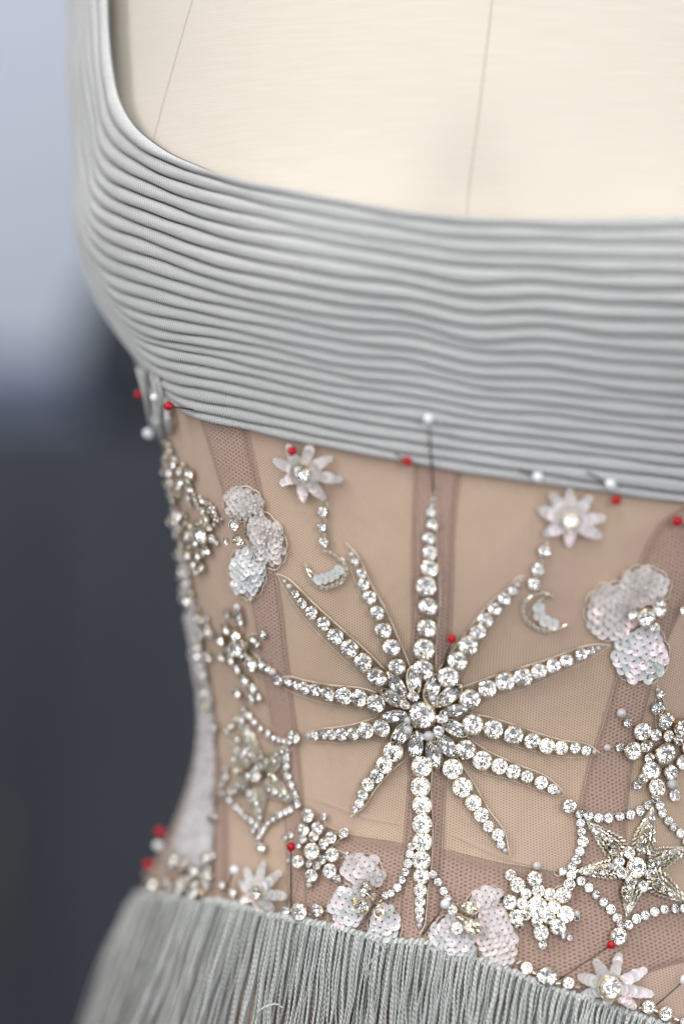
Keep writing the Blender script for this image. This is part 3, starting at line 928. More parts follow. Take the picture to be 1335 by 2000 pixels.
    for x, y in [(520, 628), (600, 606), (770, 675), (797, 748), (797, 832), (757, 915), (697, 955), (610, 915), (545, 855), (510, 775), (505, 690), (688, 640)]:
        q = Z(x, y); a = math.atan2(x - cz[0], -(y - cz[1])) + R.uniform(-0.15, 0.15)
        l = R.uniform(128, 146) / 2.427
        place("navette_crystal", G_navette, ce, q[0], q[1], l, rot=a, sc=(l, l, l * 0.62), h=4.2, lean=-0.18, tilt=0.12, o=o)
    q = Z(640, 770, 124); place("rhinestone", G_round, ce, q[0], q[1], q[2], h=8.5, o=o)
    for x, y, d in [(560, 722, 48), (598, 680, 56), (712, 708, 60), (690, 690, 40), (735, 785, 56), (718, 845, 52), (672, 868, 58), (574, 795, 44), (575, 840, 44), (628, 872, 46)]:
        q = Z(x, y, d); place("seed_bead" if d in (58, 40, 44) else "rhinestone", B_bead if d in (58, 40, 44) else G_bare, ce, q[0], q[1], q[2], h=6.4, o=o)
build_starburst()

# ------------------------------------------------------------------ snowflake clusters
def cluster(name, label, cat, Zf, stones, centre, tips=(), threads=True, group=None):
    t = thing(name, label, cat, tuple(P3(*Zf(*centre[:2]), 0)), group)
    o = org(t)
    c = Zf(*centre)
    for x, y, d in [centre] + list(stones):
        q = Zf(x, y, d)
        big = (x, y, d) == centre
        place("rhinestone", G_round if q[2] > 17 else G_silver, t, q[0], q[1], q[2] * 1.1, h=(4.9 if big else None), tilt=0.14)
    for x, y, d in tips:
        q = Zf(x, y, d)
        place("seed_bead" if R.random() < 0.4 else "rhinestone", B_bead if R.random() < 0.3 else G_small, t, q[0], q[1], q[2] * 1.15, 0.4, tilt=0.15)
    if threads:
        pl = []
        for x, y, d in tips:
            q = Zf(x, y)
            dx, dy = q[0] - c[0], q[1] - c[1]; l = math.hypot(dx, dy) + 1e-6
            px_, py_ = -dy / l, dx / l
            for s in (-1, 1):
                pl.append([(c[0] + dx * 0.35 + px_ * 12 * s, c[1] + dy * 0.35 + py_ * 12 * s), (c[0] + dx * 0.75 + px_ * 9 * s, c[1] + dy * 0.75 + py_ * 9 * s), (c[0] + dx * 1.08, c[1] + dy * 1.08)])
        if pl: thread_part("edge_thread", t, pl, 0.2, 0.7, n=10)
    return t
Zs = zoomer(960, 1670, 6.675)
cluster("snowflake_applique", "eight pointed rhinestone snowflake between the beaded star and sequin petals, lower right", "applique", Zs,
        [(607, 470, 145), (760, 520, 145), (812, 680, 145), (745, 820, 150), (590, 870, 130), (445, 775, 130), (395, 635, 130), (447, 510, 120),
         (557, 315, 170), (930, 525, 180), (960, 780, 185), (865, 945, 180), (640, 1015, 170), (320, 810, 165), (238, 620, 160), (335, 395, 170)], (590, 690, 235),
        [(590, 145, 110), (1010, 385, 120), (1105, 770, 90), (1110, 820, 70), (950, 1050, 85), (1015, 1085, 60), (660, 1110, 80), (662, 1180, 85), (355, 920, 95), (130, 580, 90), (245, 265, 115)], group="snowflake clusters")
Zs = zoomer(540, 1560, 8.34)
cluster("snowflake_applique", "rhinestone snowflake with a red pin at its side, below the left beaded star", "applique", Zs,
        [(500, 270, 205), (430, 505, 185), (880, 640, 180), (900, 920, 200), (860, 1180, 210), (560, 1260, 190), (340, 1030, 180), (660, 490, 190), (600, 615, 150), (760, 740, 160), (740, 1000, 140), (655, 1090, 130), (520, 1065, 110), (420, 660, 120)], (565, 860, 235),
        [(760, 290, 95), (1090, 560, 130), (1040, 610, 90), (1130, 930, 85), (980, 1310, 120), (525, 1410, 95), (190, 1020, 75), (130, 630, 85), (215, 590, 85), (350, 760, 95)], group="snowflake clusters")
Zs = zoomer(1160, 1320, 7.143)
cluster("snowflake_applique", "rhinestone snowflake at the right edge, joined to a starburst ray", "applique", Zs,
        [(860, 830, 150), (1040, 840, 150), (730, 985, 170), (770, 1150, 130), (1180, 890, 150), (1000, 630, 220), (680, 780, 220), (550, 1050, 220), (800, 1320, 220), (880, 1560, 210), (1070, 1350, 180), (1235, 720, 220), (1250, 1210, 190), (1330, 1000, 190)], (1000, 1090, 260),
        [(890, 460, 160), (930, 270, 110), (885, 195, 60), (470, 660, 110), (380, 520, 130), (360, 1000, 110), (180, 1005, 100), (690, 1430, 120), (605, 1530, 115), (850, 1710, 110), (1080, 1510, 150), (1125, 1670, 130)], group="snowflake clusters")
Zs = zoomer(390, 1150, 6.068)
cluster("snowflake_applique", "blurred gold set rhinestone snowflake left of the starburst, below sequin petals", "applique", Zs,
        [(300, 485, 130), (235, 600, 140), (410, 550, 150), (500, 660, 160), (505, 800, 130), (595, 890, 170), (350, 765, 130), (345, 845, 110), (240, 810, 110), (430, 960, 100), (520, 1085, 130), (620, 1185, 100), (430, 1240, 110)], (420, 705, 180),
        [(440, 220, 95), (455, 330, 95), (470, 400, 85), (310, 290, 95), (740, 545, 85), (625, 610, 80), (680, 660, 75), (690, 1290, 85), (600, 1310, 90), (720, 905, 110), (795, 950, 105), (860, 990, 100), (910, 1090, 135)], group="snowflake clusters")

# ------------------------------------------------------------------ beaded stars with cup chain frames
def bugles_along(parent, pts, length=12, thick=5.5, h=1.3, o=None, jit=1.0):
    c = catmull(pts, 200)
    d = np.concatenate([[0], np.cumsum(np.linalg.norm(np.diff(c, axis=0), axis=1))])
    s = length * 0.55
    while s < d[-1]:
        i = int(np.searchsorted(d, s)); i = min(max(i, 1), 198)
        tx, ty = c[i + 1] - c[i - 1]
        place("bugle_bead", B_bugle, parent, c[i][0] + R.uniform(-jit, jit) * 0.4, c[i][1] + R.uniform(-jit, jit) * 0.4, thick, h=h, rot=math.atan2(tx, -ty) + R.uniform(-0.08, 0.08), tilt=0.1, sc=(thick, length, thick), o=o)
        s += length * 1.16
def star(label, Zf, centre, arms, frames, ring_st, pears, extra, k, h_arm=1.6, loop=None):
    t = thing("star_applique", label, "applique", tuple(P3(*Zf(*centre[:2]), 0)), "beaded stars in cup chain frames")
    o = org(t); c = Zf(*centre)
    for tx, ty, wd in arms:
        T = Zf(tx, ty); dx, dy = T[0] - c[0], T[1] - c[1]; L = math.hypot(dx, dy); ux, uy = dx / L, dy / L; vx, vy = -uy, ux
        W = wd
        base = thread_part("star_arm", t, [[(c[0] + ux * L * 0.3, c[1] + uy * L * 0.3), (T[0], T[1])]], 0.3, 0.5, n=8)
        bl, bt = 9.5, 5.2
        for lay, off in ((0, 1.0), (1, 0.55), (2, 0.12)):
            r_ = 0.30 * L
            while r_ < L * (1.0 - 0.10 * lay * 0.4):
                f = (r_ - 0.30 * L) / (0.70 * L)
                w = W * off * (1 - f) ** 0.8 * (0.75 + 0.55 * min(1, f * 4))
                for s in (-1, 1):
                    q = (c[0] + ux * r_ + vx * w * s, c[1] + uy * r_ + vy * w * s)
                    a = math.atan2(ux, -uy) + s * (-0.75, -0.5, -0.2)[lay] * (1 - 0.3 * f) + R.uniform(-0.12, 0.12)
                    l = bl * R.uniform(0.8, 1.1)
                    place("bugle_bead", B_bugle, base, q[0], q[1], bt, h=1.0 + 0.75 * lay + R.uniform(0, 0.4), rot=a, tilt=0.12, sc=(bt, l, bt), o=o)
                r_ += bl * 0.86
    for tx, ty, wd in arms:              # small stones scattered down each arm
        T = Zf(tx, ty)
        for f_ in (0.42, 0.56, 0.70, 0.84):
            sd = R.choice((-1, 1)) * wd * 0.55 * (1 - f_)
            dx, dy = T[0] - c[0], T[1] - c[1]; l = math.hypot(dx, dy)
            place("rhinestone", G_small, t, c[0] + dx * f_ - dy / l * sd, c[1] + dy * f_ + dx / l * sd, R.uniform(8, 12), h=4.6, tilt=0.25)
    for x, y, L, W, a in pears:
        q = Zf(x, y, L, W)
        place("pear_crystal", G_pear, t, q[0], q[1], q[2], rot=a, h=4.0, sc=(q[3] / 0.78, q[2], q[3] * 0.8), tilt=0.12)
    place("rhinestone", G_round, t, c[0], c[1], c[2], h=5.2)
    for x, y, d in ring_st:
        q = Zf(x, y, d); place("rhinestone", G_silver, t, q[0], q[1], q[2], h=3.8, tilt=0.14)
    for fr in frames:
        pts = [Zf(x, y) for x, y in [p[:2] for p in fr]]
        nrm = []
        up = [(x + (x - c[0]) * 0.05, y + (y - c[1]) * 0.05) for x, y in pts]
        fo = thread_part("frame_chain", t, [up], 0.25, 0.8)
        for p in fr:
            q = Zf(*p[:2]); d = (p[2] if len(p) > 2 else 100) / k
            place("rhinestone", G_silver, fo, q[0], q[1], d * 0.96, 0.42, tilt=0.16, o=o)
    for x, y, d in extra:
        q = Zf(x, y, d); place("rhinestone", G_round if q[2] > 20 else G_silver, t, q[0], q[1], q[2], tilt=0.1)
    if loop: thread_part("thread_loop", t, [[Zf(*p) for p in loop]], 0.22, 0.9, n=24)
    return t
Zs = zoomer(1100, 1540, 5.68)
star("sharp six armed bugle bead star inside a rhinestone chain frame, lower right", Zs, (810, 880, 215),
     [(262, 372, 21), (985, 215, 19), (1375, 665, 21), (1370, 1265, 21), (700, 1415, 17), (135, 925, 17)],
     [[(180, 285, 100), (280, 310, 110), (390, 330, 105), (500, 330, 110), (625, 315, 105), (745, 295, 110), (850, 250, 105), (935, 185, 100), (1020, 110, 100)],
      [(190, 385, 95), (200, 485, 100), (215, 590, 115), (180, 700, 105), (145, 795, 105), (95, 875, 100), (85, 965, 100)],
      [(195, 1030), (280, 1105), (360, 1180), (445, 1265), (525, 1345), (595, 1440), (635, 1520)],
      [(725, 1515), (810, 1450), (905, 1410), (1010, 1370), (1120, 1345), (1240, 1335), (1340, 1335), (1445, 1340)],
      [(1070, 195), (1100, 275), (1165, 360), (1225, 430), (1300, 500), (1370, 590), (1430, 680)]],
     [(730, 715, 130), (865, 690, 120), (620, 820, 130), (650, 940, 120), (750, 1015, 130), (955, 950, 120), (980, 830, 110), (885, 1090, 120)],
     [(540, 655, 205, 150, -0.65), (900, 545, 190, 145, 0.12), (450, 905, 235, 140, -1.65), (1150, 785, 215, 140, 1.25), (1085, 1100, 240, 150, 2.3), (700, 1185, 190, 130, 3.05)],
     [(70, 200, 150), (615, 1645, 180), (60, 1065, 105), (-10, 925, 85)], 5.68, loop=[(10, 930), (-60, 890), (-105, 905), (-100, 955), (-50, 975), (10, 945)])
Zs = zoomer(400, 1380, 6.068)
star("soft focus bugle bead star inside a rhinestone chain frame, left of starburst", Zs, (590, 820, 150),
     [(490, 210, 16), (960, 470, 19), (1030, 1125, 19), (640, 1400, 16), (235, 1050, 15), (290, 420, 14)],
     [[(450, 20, 80), (505, 105, 100), (575, 180, 95), (650, 255, 95), (735, 320, 95), (800, 370, 85), (865, 395, 75), (930, 410, 75), (990, 425, 70)],
      [(970, 545, 80), (955, 620, 100), (955, 715, 105), (975, 825, 100), (1015, 930, 90), (1050, 1020, 90), (1070, 1080, 80), (1085, 1155, 110)],
      [(1005, 1225, 80), (945, 1250, 90), (878, 1285, 95), (805, 1330, 95), (745, 1370, 85), (695, 1430, 85), (660, 1485, 80), (630, 1550, 75)],
      [(555, 1475, 85), (590, 1410, 85), (530, 1350, 80), (465, 1305, 100), (410, 1250, 80), (360, 1195, 90), (280, 1110, 85), (195, 1030, 90), (200, 915, 85), (235, 830, 90), (240, 740, 90)],
      [(360, 140, 75), (430, 165, 85), (300, 230, 80), (430, 240, 80), (250, 290, 80), (380, 390, 80)]],
     [(620, 640, 120), (650, 720, 110), (500, 830, 90), (470, 520, 120), (600, 720, 90), (740, 950, 80), (520, 1040, 110), (530, 1110, 90), (340, 610, 90), (470, 940, 80)],
     [(650, 590, 170, 120, 0.4), (800, 800, 170, 110, 1.4), (380, 760, 170, 110, -1.4)],
     [(1050, 365, 150), (655, 1670, 130), (100, 235, 110), (85, 1090, 90)], 6.068)

# ------------------------------------------------------------------ sequin petals ("wings") and flowers
def lobe(name, parent, base, cpx, rx, ry, ang, material, dia=16.5, o=None, edge=True):
    """an oval of overlapping sequins; rows run away from the base point like roof tiles"""
    ca, sa = math.cos(ang), math.sin(ang)
    rim = []
    for a in np.linspace(0, 2 * math.pi, 61):
        e = 1.12 + 0.09 * abs(math.sin(5 * a))
        x, y = rx * e * math.cos(a), ry * e * math.sin(a)
        rim.append((cpx[0] + x * ca - y * sa, cpx[1] + x * sa + y * ca))
    lb = thread_part(name, parent, [rim], 0.30, 1.0, n=120)
    dx, dy = cpx[0] - base[0], cpx[1] - base[1]; L = math.hypot(dx, dy); ux, uy = dx / L, dy / L; vx, vy = -uy, ux
    R0 = max(rx, ry) * 1.4; sp = dia * 0.44; col = dia * 0.72
    rows = int(2 * R0 / sp) + 2
    for i in range(rows):
        s = R0 - i * sp                     # from the far tip towards the base
        for j in range(-12, 13):
            w = (j + 0.5 * (i % 2)) * col
            x, y = cpx[0] + ux * s + vx * w, cpx[1] + uy * s + vy * w
            qx, qy = x - cpx[0], y - cpx[1]
            ex, ey = (qx * ca + qy * sa) / (rx * 1.04), (-qx * sa + qy * ca) / (ry * 1.04)
            if ex * ex + ey * ey > R.uniform(0.84, 1.12): continue
            a = math.atan2(x - base[0], -(y - base[1])) + R.uniform(-0.25, 0.25)
            hgt = 1.7 + 1.6 * (1 - (ex * ex + ey * ey))
            place("sequin", material, lb, x + R.uniform(-1, 1), y + R.uniform(-1, 1), dia * R.uniform(0.92, 1.06), h=hgt, rot=a, lean=0.20 + R.uniform(-0.14, 0.14), tilt=0.26 if material is Q_iris else 0.18, o=o)
            if material is Q_clear and R.random() < 0.18:
                place("seed_bead", B_bead, lb, x + R.uniform(-2, 2), y + R.uniform(-2, 2), 8.0, h=hgt + 1.0, tilt=0.3, o=o)
    return lb
def wing(label, Zf, k, base, lobes, stones, dia=16.5):
    t = thing("sequin_petals_applique", label, "applique", tuple(P3(*Zf(*base), 0)), "three petal sequin appliques")
    o = org(t); b = Zf(*base)
    for cx, cyy, rx, ry, a, m in lobes:
        lobe("petal", t, b, Zf(cx, cyy), rx / k, ry / k, a, m, dia, o)
    for s in stones:
        q = Zf(s[0], s[1], s[2])
        if len(s) > 3:
            place("pear_crystal", G_pear, t, q[0], q[1], q[2], rot=s[4], h=7.5, sc=(s[3] / k / 0.78, q[2], s[3] / k * 0.9), tilt=0.15)
        else: place("rhinestone", G_round, t, q[0], q[1], q[2], h=7.0, tilt=0.15)
    return t
k = 7.417; Zs = zoomer(410, 930, k)
wing("pale pink sequin petals with two gold set crystals at the left of the sheer panel", Zs, k, (430, 850),
     [(480, 400, 250, 215, 0.2, Q_clear), (800, 930, 245, 370, -0.35, Q_clear), (530, 1400, 235, 330, -0.1, Q_iris)],
     [(335, 700, 190), (430, 950, 260, 195, 1.9), (220, 950, 110)], 18)
k = 3.513; Zs = zoomer(630, 1650, k)
wing("soft focus sequin petals overlapping the fringe, left of the starburst's lowest ray", Zs, k, (310, 370),
     [(275, 190, 125, 108, 0.3, Q_clear), (170, 430, 110, 145, 0.5, Q_iris), (425, 560, 98, 125, -0.25, Q_iris)],
     [(290, 310, 105), (270, 430, 95), (390, 440, 120, 85, 0.1), (330, 350, 70), (235, 400, 70)], 23)
wing("sharp sequin petals with two pear crystals on the fringe, right of a white pin", Zs, k, (900, 480),
     [(1115, 375, 112, 72, -0.25, Q_clear), (1185, 620, 118, 205, -0.25, Q_clear), (890, 655, 150, 150, 0.2, Q_iris)],
     [(995, 430, 150, 95, -1.3), (1000, 550, 190, 115, -1.0), (920, 575, 80), (890, 450, 60)], 21)
k = 3.985; Zs = zoomer(1000, 920, k)
wing("soft focus sequin petals at upper right with bright round crystals", Zs, k, (1110, 1120),
     [(1035, 890, 170, 130, 0.25, Q_clear), (770, 1090, 180, 195, 0.2, Q_clear), (1000, 1430, 185, 205, 0.15, Q_iris)],
     [(1150, 1070, 115), (1045, 1140, 140), (940, 1120, 75), (1110, 1225, 80), (1345, 1085, 75)], 25)

def flower(label, Zf, k, centre, tips, rc, dia=20, ringr=None):
    t = thing("sequin_flower", label, "applique", tuple(P3(*Zf(*centre[:2]), 0)), "eight petal sequin flowers")
    o = org(t); c = Zf(*centre)
    for i, (x, y) in enumerate(tips):
        T = Zf(x, y); dx, dy = T[0] - c[0], T[1] - c[1]; L = math.hypot(dx, dy)
        ux, uy = dx / L, dy / L
        pt = thread_part("petal", t, [[(c[0] + ux * 8, c[1] + uy * 8), (c[0] + ux * L * 0.6 - uy * 7, c[1] + uy * L * 0.6 + ux * 7), (T[0] + ux * 3, T[1] + uy * 3)],
                                      [(c[0] + ux * 8, c[1] + uy * 8), (c[0] + ux * L * 0.6 + uy * 7, c[1] + uy * L * 0.6 - ux * 7), (T[0] + ux * 3, T[1] + uy * 3)]], 0.15, 0.7, n=10)
        a = math.atan2(ux, -uy); s = L - dia * 0.30; j = 0
        while s > dia * 0.45:
            place("sequin", Q_iris if (x < centre[0] and y > centre[1]) or R.random() < 0.25 else Q_clear, pt, c[0] + ux * s, c[1] + uy * s, dia * (0.80, 1.05, 1.22, 1.2, 1.2)[min(j, 4)] * R.uniform(0.93, 1.05), h=1.8 + 0.8 * j, rot=a + R.uniform(-0.15, 0.15), lean=0.20 + R.uniform(-0.1, 0.1), tilt=0.14, o=o)
            s -= dia * 0.42; j += 1
    rr = ringr or c[2] * 0.68
    rg = thread_part("bead_ring", t, [[(c[0] + rr * math.cos(a), c[1] + rr * math.sin(a)) for a in np.linspace(0, 2 * math.pi, 20)]], 0.2, 6.2, n=40)
    nb_ = 13
    for i in range(nb_):
        a = 2 * math.pi * i / nb_
        place("bugle_bead", B_bugle, rg, c[0] + rr * math.cos(a), c[1] + rr * math.sin(a), 5, h=7.2, rot=a + math.pi, sc=(4.8, 2 * math.pi * rr / nb_ * 0.85, 4.8), tilt=0.05, o=o)
    place("rhinestone", G_round, t, c[0], c[1], c[2], h=10.0, tilt=0.12)
    return t
Zs = zoomer(510, 850, 6.45)
flower("sharp clear sequin flower with a red pin in its upper petals, above the left moon", Zs, 6.45, (500, 480, 200), [(335, 120), (640, 100), (890, 275), (1015, 560), (800, 800), (540, 840), (245, 610), (160, 310)], 0, 20, 21)
Zs = zoomer(1000, 920, 3.985)
flower("soft focus sequin flower above the right moon, under the band's white pins", Zs, 3.985, (455, 395, 100), [(200, 290), (300, 170), (440, 135), (605, 195), (715, 360), (690, 510), (440, 580), (245, 490)], 0, 22)
Zs = zoomer(1000, 1830, 3.985)
flower("sharp clear sequin flower on the fringe edge at lower right beside the red pin", Zs, 3.985, (770, 395, 160), [(640, 180), (830, 130), (1040, 255), (1090, 450), (955, 555), (720, 550), (535, 460), (510, 305)], 0, 21, 25)
Zs = zoomer(250, 1550, 4.045)
flower("blurred white sequin flower at the fringe edge on the left", Zs, 4.045, (1010, 790, 85), [(930, 590), (1075, 540), (1210, 615), (1265, 815), (1150, 930), (1040, 950), (890, 860), (880, 700)], 0, 20)

# ------------------------------------------------------------------ moons hanging on short chains
def moon(label, Zf, k, arc, inner, seq, chain, links, dia):
    t = thing("moon_applique", label, "applique", tuple(P3(*Zf(*arc[len(arc) // 2]), 0)), "crescent moons on chains")
    o = org(t)
    A = [Zf(*p) for p in arc]
    cxm = sum(p[0] for p in A) / len(A); cym = sum(p[1] for p in A) / len(A)
    rim = thread_part("crescent_rim", t, [A], 0.12, 0.6)
    bugles_along(rim, A, 9.5, 6.0, 1.6, o)
    out = [(cxm + (x - cxm) * 1.13, cym + (y - cym) * 1.13) for x, y in A[3:-2]]
    bugles_along(rim, out, 9, 4.4, 1.0, o)
    bugles_along(rim, [Zf(*p) for p in inner], 9, 4.6, 1.2, o)
    cr = thread_part("sequin_row", t, [[Zf(*p) for p in seq]], 0.2, 0.6, n=12)
    for i, p in enumerate(seq):
        q = Zf(*p); qn = Zf(*seq[min(i + 1, len(seq) - 1)]); qp = Zf(*seq[max(i - 1, 0)])
        place("sequin", Q_iris, cr, q[0], q[1], dia, h=1.6 + 0.25 * i, rot=math.atan2(qp[0] - qn[0], qn[1] - qp[1]), lean=0.2, tilt=0.08, o=o)
    ch = thread_part("chain", t, [[Zf(*p[:2]) for p in chain + [(*arc[0], 0)]]], 0.2, 0.8, n=16)
    for x, y, d in chain:
        q = Zf(x, y, d); place("rhinestone", G_silver, ch, q[0], q[1], q[2] * 0.95, o=o)
    for x, y in links:
        q = Zf(x, y); place("bugle_bead", B_bugle, ch, q[0], q[1], 6, h=1.4, rot=0.15, sc=(6, 9, 6), o=o)
Zs = zoomer(510, 850, 6.45)
moon("sharp sequin crescent moon on a three stone chain, left of the top ray", Zs, 6.45,
     [(770, 1452), (860, 1475), (920, 1510), (985, 1560), (1030, 1610), (1055, 1680), (1050, 1760), (1010, 1820), (950, 1870), (880, 1900), (800, 1915), (730, 1890), (670, 1850), (620, 1790), (580, 1720), (555, 1630)],
     [(590, 1690), (640, 1730), (695, 1765)], [(985, 1690), (930, 1745), (860, 1780), (785, 1805), (715, 1815)], [(765, 970, 130), (755, 1160, 120), (780, 1350, 130)], [(825, 865), (800, 1065), (798, 1258)], 23)
Zs = zoomer(1000, 920, 3.985)
moon("soft focus crescent moon on a three stone chain, right of the top ray", Zs, 3.985,
     [(325, 985), (270, 955), (200, 955), (140, 985), (95, 1040), (90, 1110), (120, 1165), (170, 1205), (230, 1232), (310, 1238), (380, 1222), (440, 1185)],
     [(250, 985), (210, 1010), (190, 1040)], [(205, 1060), (210, 1120), (255, 1165), (315, 1190)], [(250, 625, 95), (200, 770, 95), (165, 885, 90)], [(270, 560), (230, 700), (185, 828)], 25)

# ------------------------------------------------------------------ short cup chains at the foot of the lowest ray, trim along the fringe
def chain(name, label, stones, links=(), cat="rhinestone chain", mesh_=None, group=None):
    t = thing(name, label, cat, tuple(P3(stones[0][0], stones[0][1], 0)), group)
    if len(stones) > 1:
        thread_part("chain_thread", t, [[s[:2] for s in stones]], 0.2, 0.7)
    for x, y, d in stones:
        place("rhinestone", mesh_ or (G_round if d > 20 else G_silver), t, x, y, d, 0.43, tilt=0.13)
    for x, y, a in links:
        place("bugle_bead", B_bugle, t, x, y, 6, h=1.4, rot=a, sc=(5.5, 10, 5.5))
    return t
Zs = zoomer(630, 1650, 3.513)
chain("cup_chain", "short cup chain curving from the lowest ray to the left sequin petals", [Zs(*p) for p in [(605, 15, 55), (597, 65, 55), (583, 130, 58), (565, 188, 55), (542, 242, 50), (512, 295, 55), (465, 335, 52), (425, 352, 52)]], group="cup chains beside the lowest ray")
chain("cup_chain", "short cup chain curving from the lowest ray to the white pin", [Zs(*p) for p in [(755, 205, 55), (790, 258, 55), (828, 320, 55), (856, 368, 45), (880, 430, 60)]], group="cup chains beside the lowest ray")
Zs = zoomer(1000, 1830, 3.985)
tr = [(112, 245, 85), (268, 315, 150), (437, 362, 85)]
chain("rhinestone_edging", "row of round crystals edging the fringe between the sequin petals and flower", [Zs(*p) for p in tr], [(*Zs(50, 200), 1.0), (*Zs(172, 285), 2.2), (*Zs(355, 362), 1.6), (*Zs(505, 392), 1.7)], group="crystals edging the fringe")
chain("rhinestone_edging", "round crystals edging the fringe at the lower right corner", [Zs(*p) for p in [(1060, 548, 98), (1195, 600, 108), (1335, 665, 70)]], [(*Zs(1118, 580), 2.1), (*Zs(1275, 645), 2.0), (*Zs(1000, 555), 1.6)], group="crystals edging the fringe")
chain("rhinestone_edging", "three round crystals edging the fringe under the red pinned snowflake", [(556, 1780, 19), (583, 1781, 34), (619, 1778, 26)], [(602, 1786, 1.6), (640, 1780, 1.5)], group="crystals edging the fringe")
Zs = zoomer(250, 1550, 4.045)
chain("rhinestone_edging", "blurred crystals on the fringe edge left of the white sequin flower", [Zs(*p) for p in [(620, 740, 60), (735, 722, 75), (820, 785, 72)]], group="crystals edging the fringe")

# blurred jewels along the left side
def jewels(name, label, Zf, stones, cat="applique"):
    t = thing(name, label, cat, tuple(P3(*Zf(*stones[0][:2]), 0)))
    for x, y, d in stones:
        q = Zf(x, y, d); place("rhinestone", G_round, t, q[0], q[1], q[2] * 1.25, tilt=0.22)
        for _ in range(2):
            w = R.uniform(0, 6.28); e = q[2] * R.uniform(0.8, 1.15)
            place("rhinestone", G_silver if R.random() < 0.6 else G_round, t, q[0] + e * math.cos(w) * 0.8, q[1] + e * math.sin(w), q[2] * R.uniform(0.5, 0.8), tilt=0.3)
    return t
Zs = zoomer(280, 840, 5.88)
jewels("jewelled_spray", "blurred spray of gold set crystals along the upper left side of the waist", Zs,
       [(235, 140, 75), (300, 230, 70), (240, 390, 95), (325, 395, 80), (310, 335, 70), (510, 500, 110), (425, 595, 90), (500, 580, 70), (520, 680, 80), (330, 730, 90), (330, 805, 90), (400, 480, 80),
        (505, 780, 75), (580, 795, 65), (610, 840, 65), (665, 810, 60), (715, 835, 60), (760, 890, 60), (800, 940, 60), (820, 980, 55), (850, 1030, 55)])
jewels("jewelled_oval", "blurred oval cluster of crystals beside the left silhouette, under the spray", Zs,
       [(370, 970, 130), (400, 1120, 105), (405, 1215, 90), (640, 1200, 170), (545, 1225, 90), (595, 1295, 90), (605, 1090, 90), (745, 1115, 80), (775, 1245, 80), (720, 1390, 85), (680, 1310, 90), (530, 1100, 95), (670, 925, 70), (710, 1010, 80),
        (500, 1435, 95), (610, 1450, 85), (560, 1540, 85), (655, 1575, 80), (600, 1630, 70)])
Zs = zoomer(250, 1150, 6.667)
jewels("jewelled_edging", "blurred string of crystals down the left silhouette above the white placket", Zs,
       [(740, 150, 125), (800, 60, 100), (740, 245, 90), (880, 365, 115), (945, 420, 90), (1030, 560, 105), (890, 750, 120), (890, 870, 115), (980, 1350, 95), (1000, 1540, 120), (930, 600, 90), (960, 1120, 90), (490, -1740, 90), (505, -1640, 80), (520, -1520, 90), (535, -1400, 95), (555, -1280, 90), (570, -1130, 100), (590, -1000, 90), (600, -880, 95), (615, -740, 90), (640, -600, 100), (650, -480, 90), (660, -340, 95), (670, -220, 90), (700, -90, 100), (640, -1330, 80), (700, -400, 80), (760, -120, 80), (900, 1000, 90), (930, 1230, 90), (1040, 900, 80)])
Zs = zoomer(250, 1550, 4.045)
jewels("jewelled_clasp", "blurred cluster of large crystals at the foot of the white placket", Zs,
       [(350, 520, 95), (400, 585, 95), (445, 540, 80), (520, 610, 80), (480, 660, 70), (315, 720, 90), (400, 740, 80), (510, 770, 85), (560, 805, 75), (610, 500, 65), (620, 575, 65), (630, 650, 65), (190, 715, 110), (250, 760, 80), (665, 45, 65), (650, 200, 60), (440, 790, 70)])

# ------------------------------------------------------------------ dressmaker's pins
def pin(head, tipdir, length, red, label, r=9.0, hh=4.5, drop=None):
    """head at a photo pixel; shaft of given length (px) in picture direction (radians, 0 up, clockwise)"""
    px, py = head
    p = P3(px, py, hh)
    t = thing("pin", label, "pin", tuple(p), "red headed pins" if red else "white headed pins")
    if length > 0:
        q = P3(px + math.sin(tipdir) * length, py - math.cos(tipdir) * length, 0.8 if drop is None else drop)
    else:
        q = p + Vector((3, 14, -2))
    d = (q - p)
    v, f, u = tube([Vector((0, 0, 0)), d * 0.5, d * 0.94, d], [0.33, 0.33, 0.3, 0.05], 8)
    put("shaft", mesh("shaft", v, f, ["steel"], u, smooth=True), t)
    V, F = [], []
    n, m = 20, 12; rr = r * PXMM
    ax = d.normalized(); a = ax.orthogonal().normalized(); b = ax.cross(a)
    for i in range(m + 1):
        fi = math.pi * i / m
        for j in range(n):
            w = 2 * math.pi * j / n
            V.append((a * math.cos(w) + b * math.sin(w)) * rr * math.sin(fi) + ax * (rr * math.cos(fi) * 1.02 + (0.22 * rr * max(0, math.cos(fi)) ** 8)))
    for i in range(m):
        for j in range(n):
            F.append((i * n + j, (i + 1) * n + j, (i + 1) * n + (j + 1) % n, i * n + (j + 1) % n))
    put("head", mesh("head", V, F, ["red_head" if red else "white_head"], smooth=True), t)
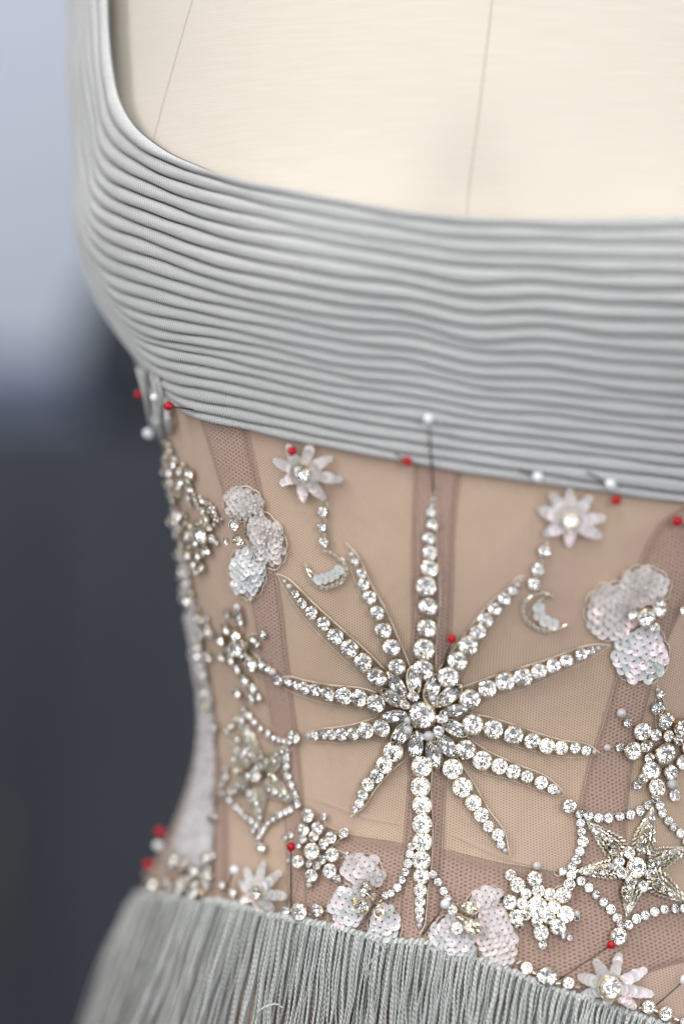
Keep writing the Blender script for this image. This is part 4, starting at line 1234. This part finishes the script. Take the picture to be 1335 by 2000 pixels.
pin((329, 793), 1.72, 50, True, "red headed pin stuck sideways into the band's lower left end, in sharp focus", 9.5, 8, 5)
pin((271, 770), 1.9, 34, True, "blurred red headed pin standing out beyond the left silhouette under the bust", 9.5, 6)
pin((301, 776), 2.2, 26, False, "white headed pin between two red pins under the left bust", 9.0, 7)
pin((289, 846), 2.4, 50, False, "white headed pin at the left silhouette below the gathered cords", 11.0, 6)
pin((570, 881), 0.0, 0, True, "red headed pin in the top petals of the left sequin flower", 9.0, 8)
pin((795, 901), -1.05, 30, True, "red headed pin at the band's lower edge, left of the top ray", 9.0, 5, 3)
pin((836, 818), 3.07, 150, False, "white headed pin on the ribbed band above the top ray", 9.5, 8.5, 1.5)
pin((1050, 932), -1.2, 42, False, "white headed pin at the band's lower edge above the right flower", 10.0, 6.5, 4)
pin((1192, 946), -1.1, 55, False, "white headed pin at the band's lower edge near a red pin on the right", 10.0, 6.5, 5)
pin((1203, 977), 0.0, 0, True, "red headed pin just under the band, right of the right flower", 9.5, 6)
pin((1322, 1018), 2.2, 40, True, "red headed pin at the right edge of the picture below the band", 10.0, 6)
pin((882, 1248), 3.45, 62, True, "red headed pin between the top rays of the starburst", 9.0, 7, 2)
pin((568, 1654), 3.14, 125, True, "red headed pin pushed down beside the left snowflake", 9.0, 7, 1.5)
pin((1193, 1846), -2.16, 125, True, "red headed pin by the crystal under the right beaded star", 8.5, 7, 1.5)
pin((869, 1766), -2.52, 78, False, "white headed pin beside the sharp sequin petals on the fringe", 9.5, 7, 2)
pin((1337, 1914), -2.3, 78, False, "white headed pin cut by the right edge at the lower corner", 9.5, 7, 1.5)
pin((457, 1700), 3.5, 40, False, "blurred white headed pin above the left fringe edge", 9.5, 7, 2)
pin((312, 1626), 1.6, 40, True, "blurred red headed pin on the left silhouette beside the white placket", 11.0, 9)
pin((308, 1652), 1.6, 40, False, "blurred white headed pin on the left silhouette under a red pin", 9.5, 8)
pin((290, 1690), 1.6, 40, True, "blurred red headed pin on the left silhouette just above the fringe", 11.0, 8)
for ob in bpy.data.objects:
    if '_o' in ob: del ob['_o']
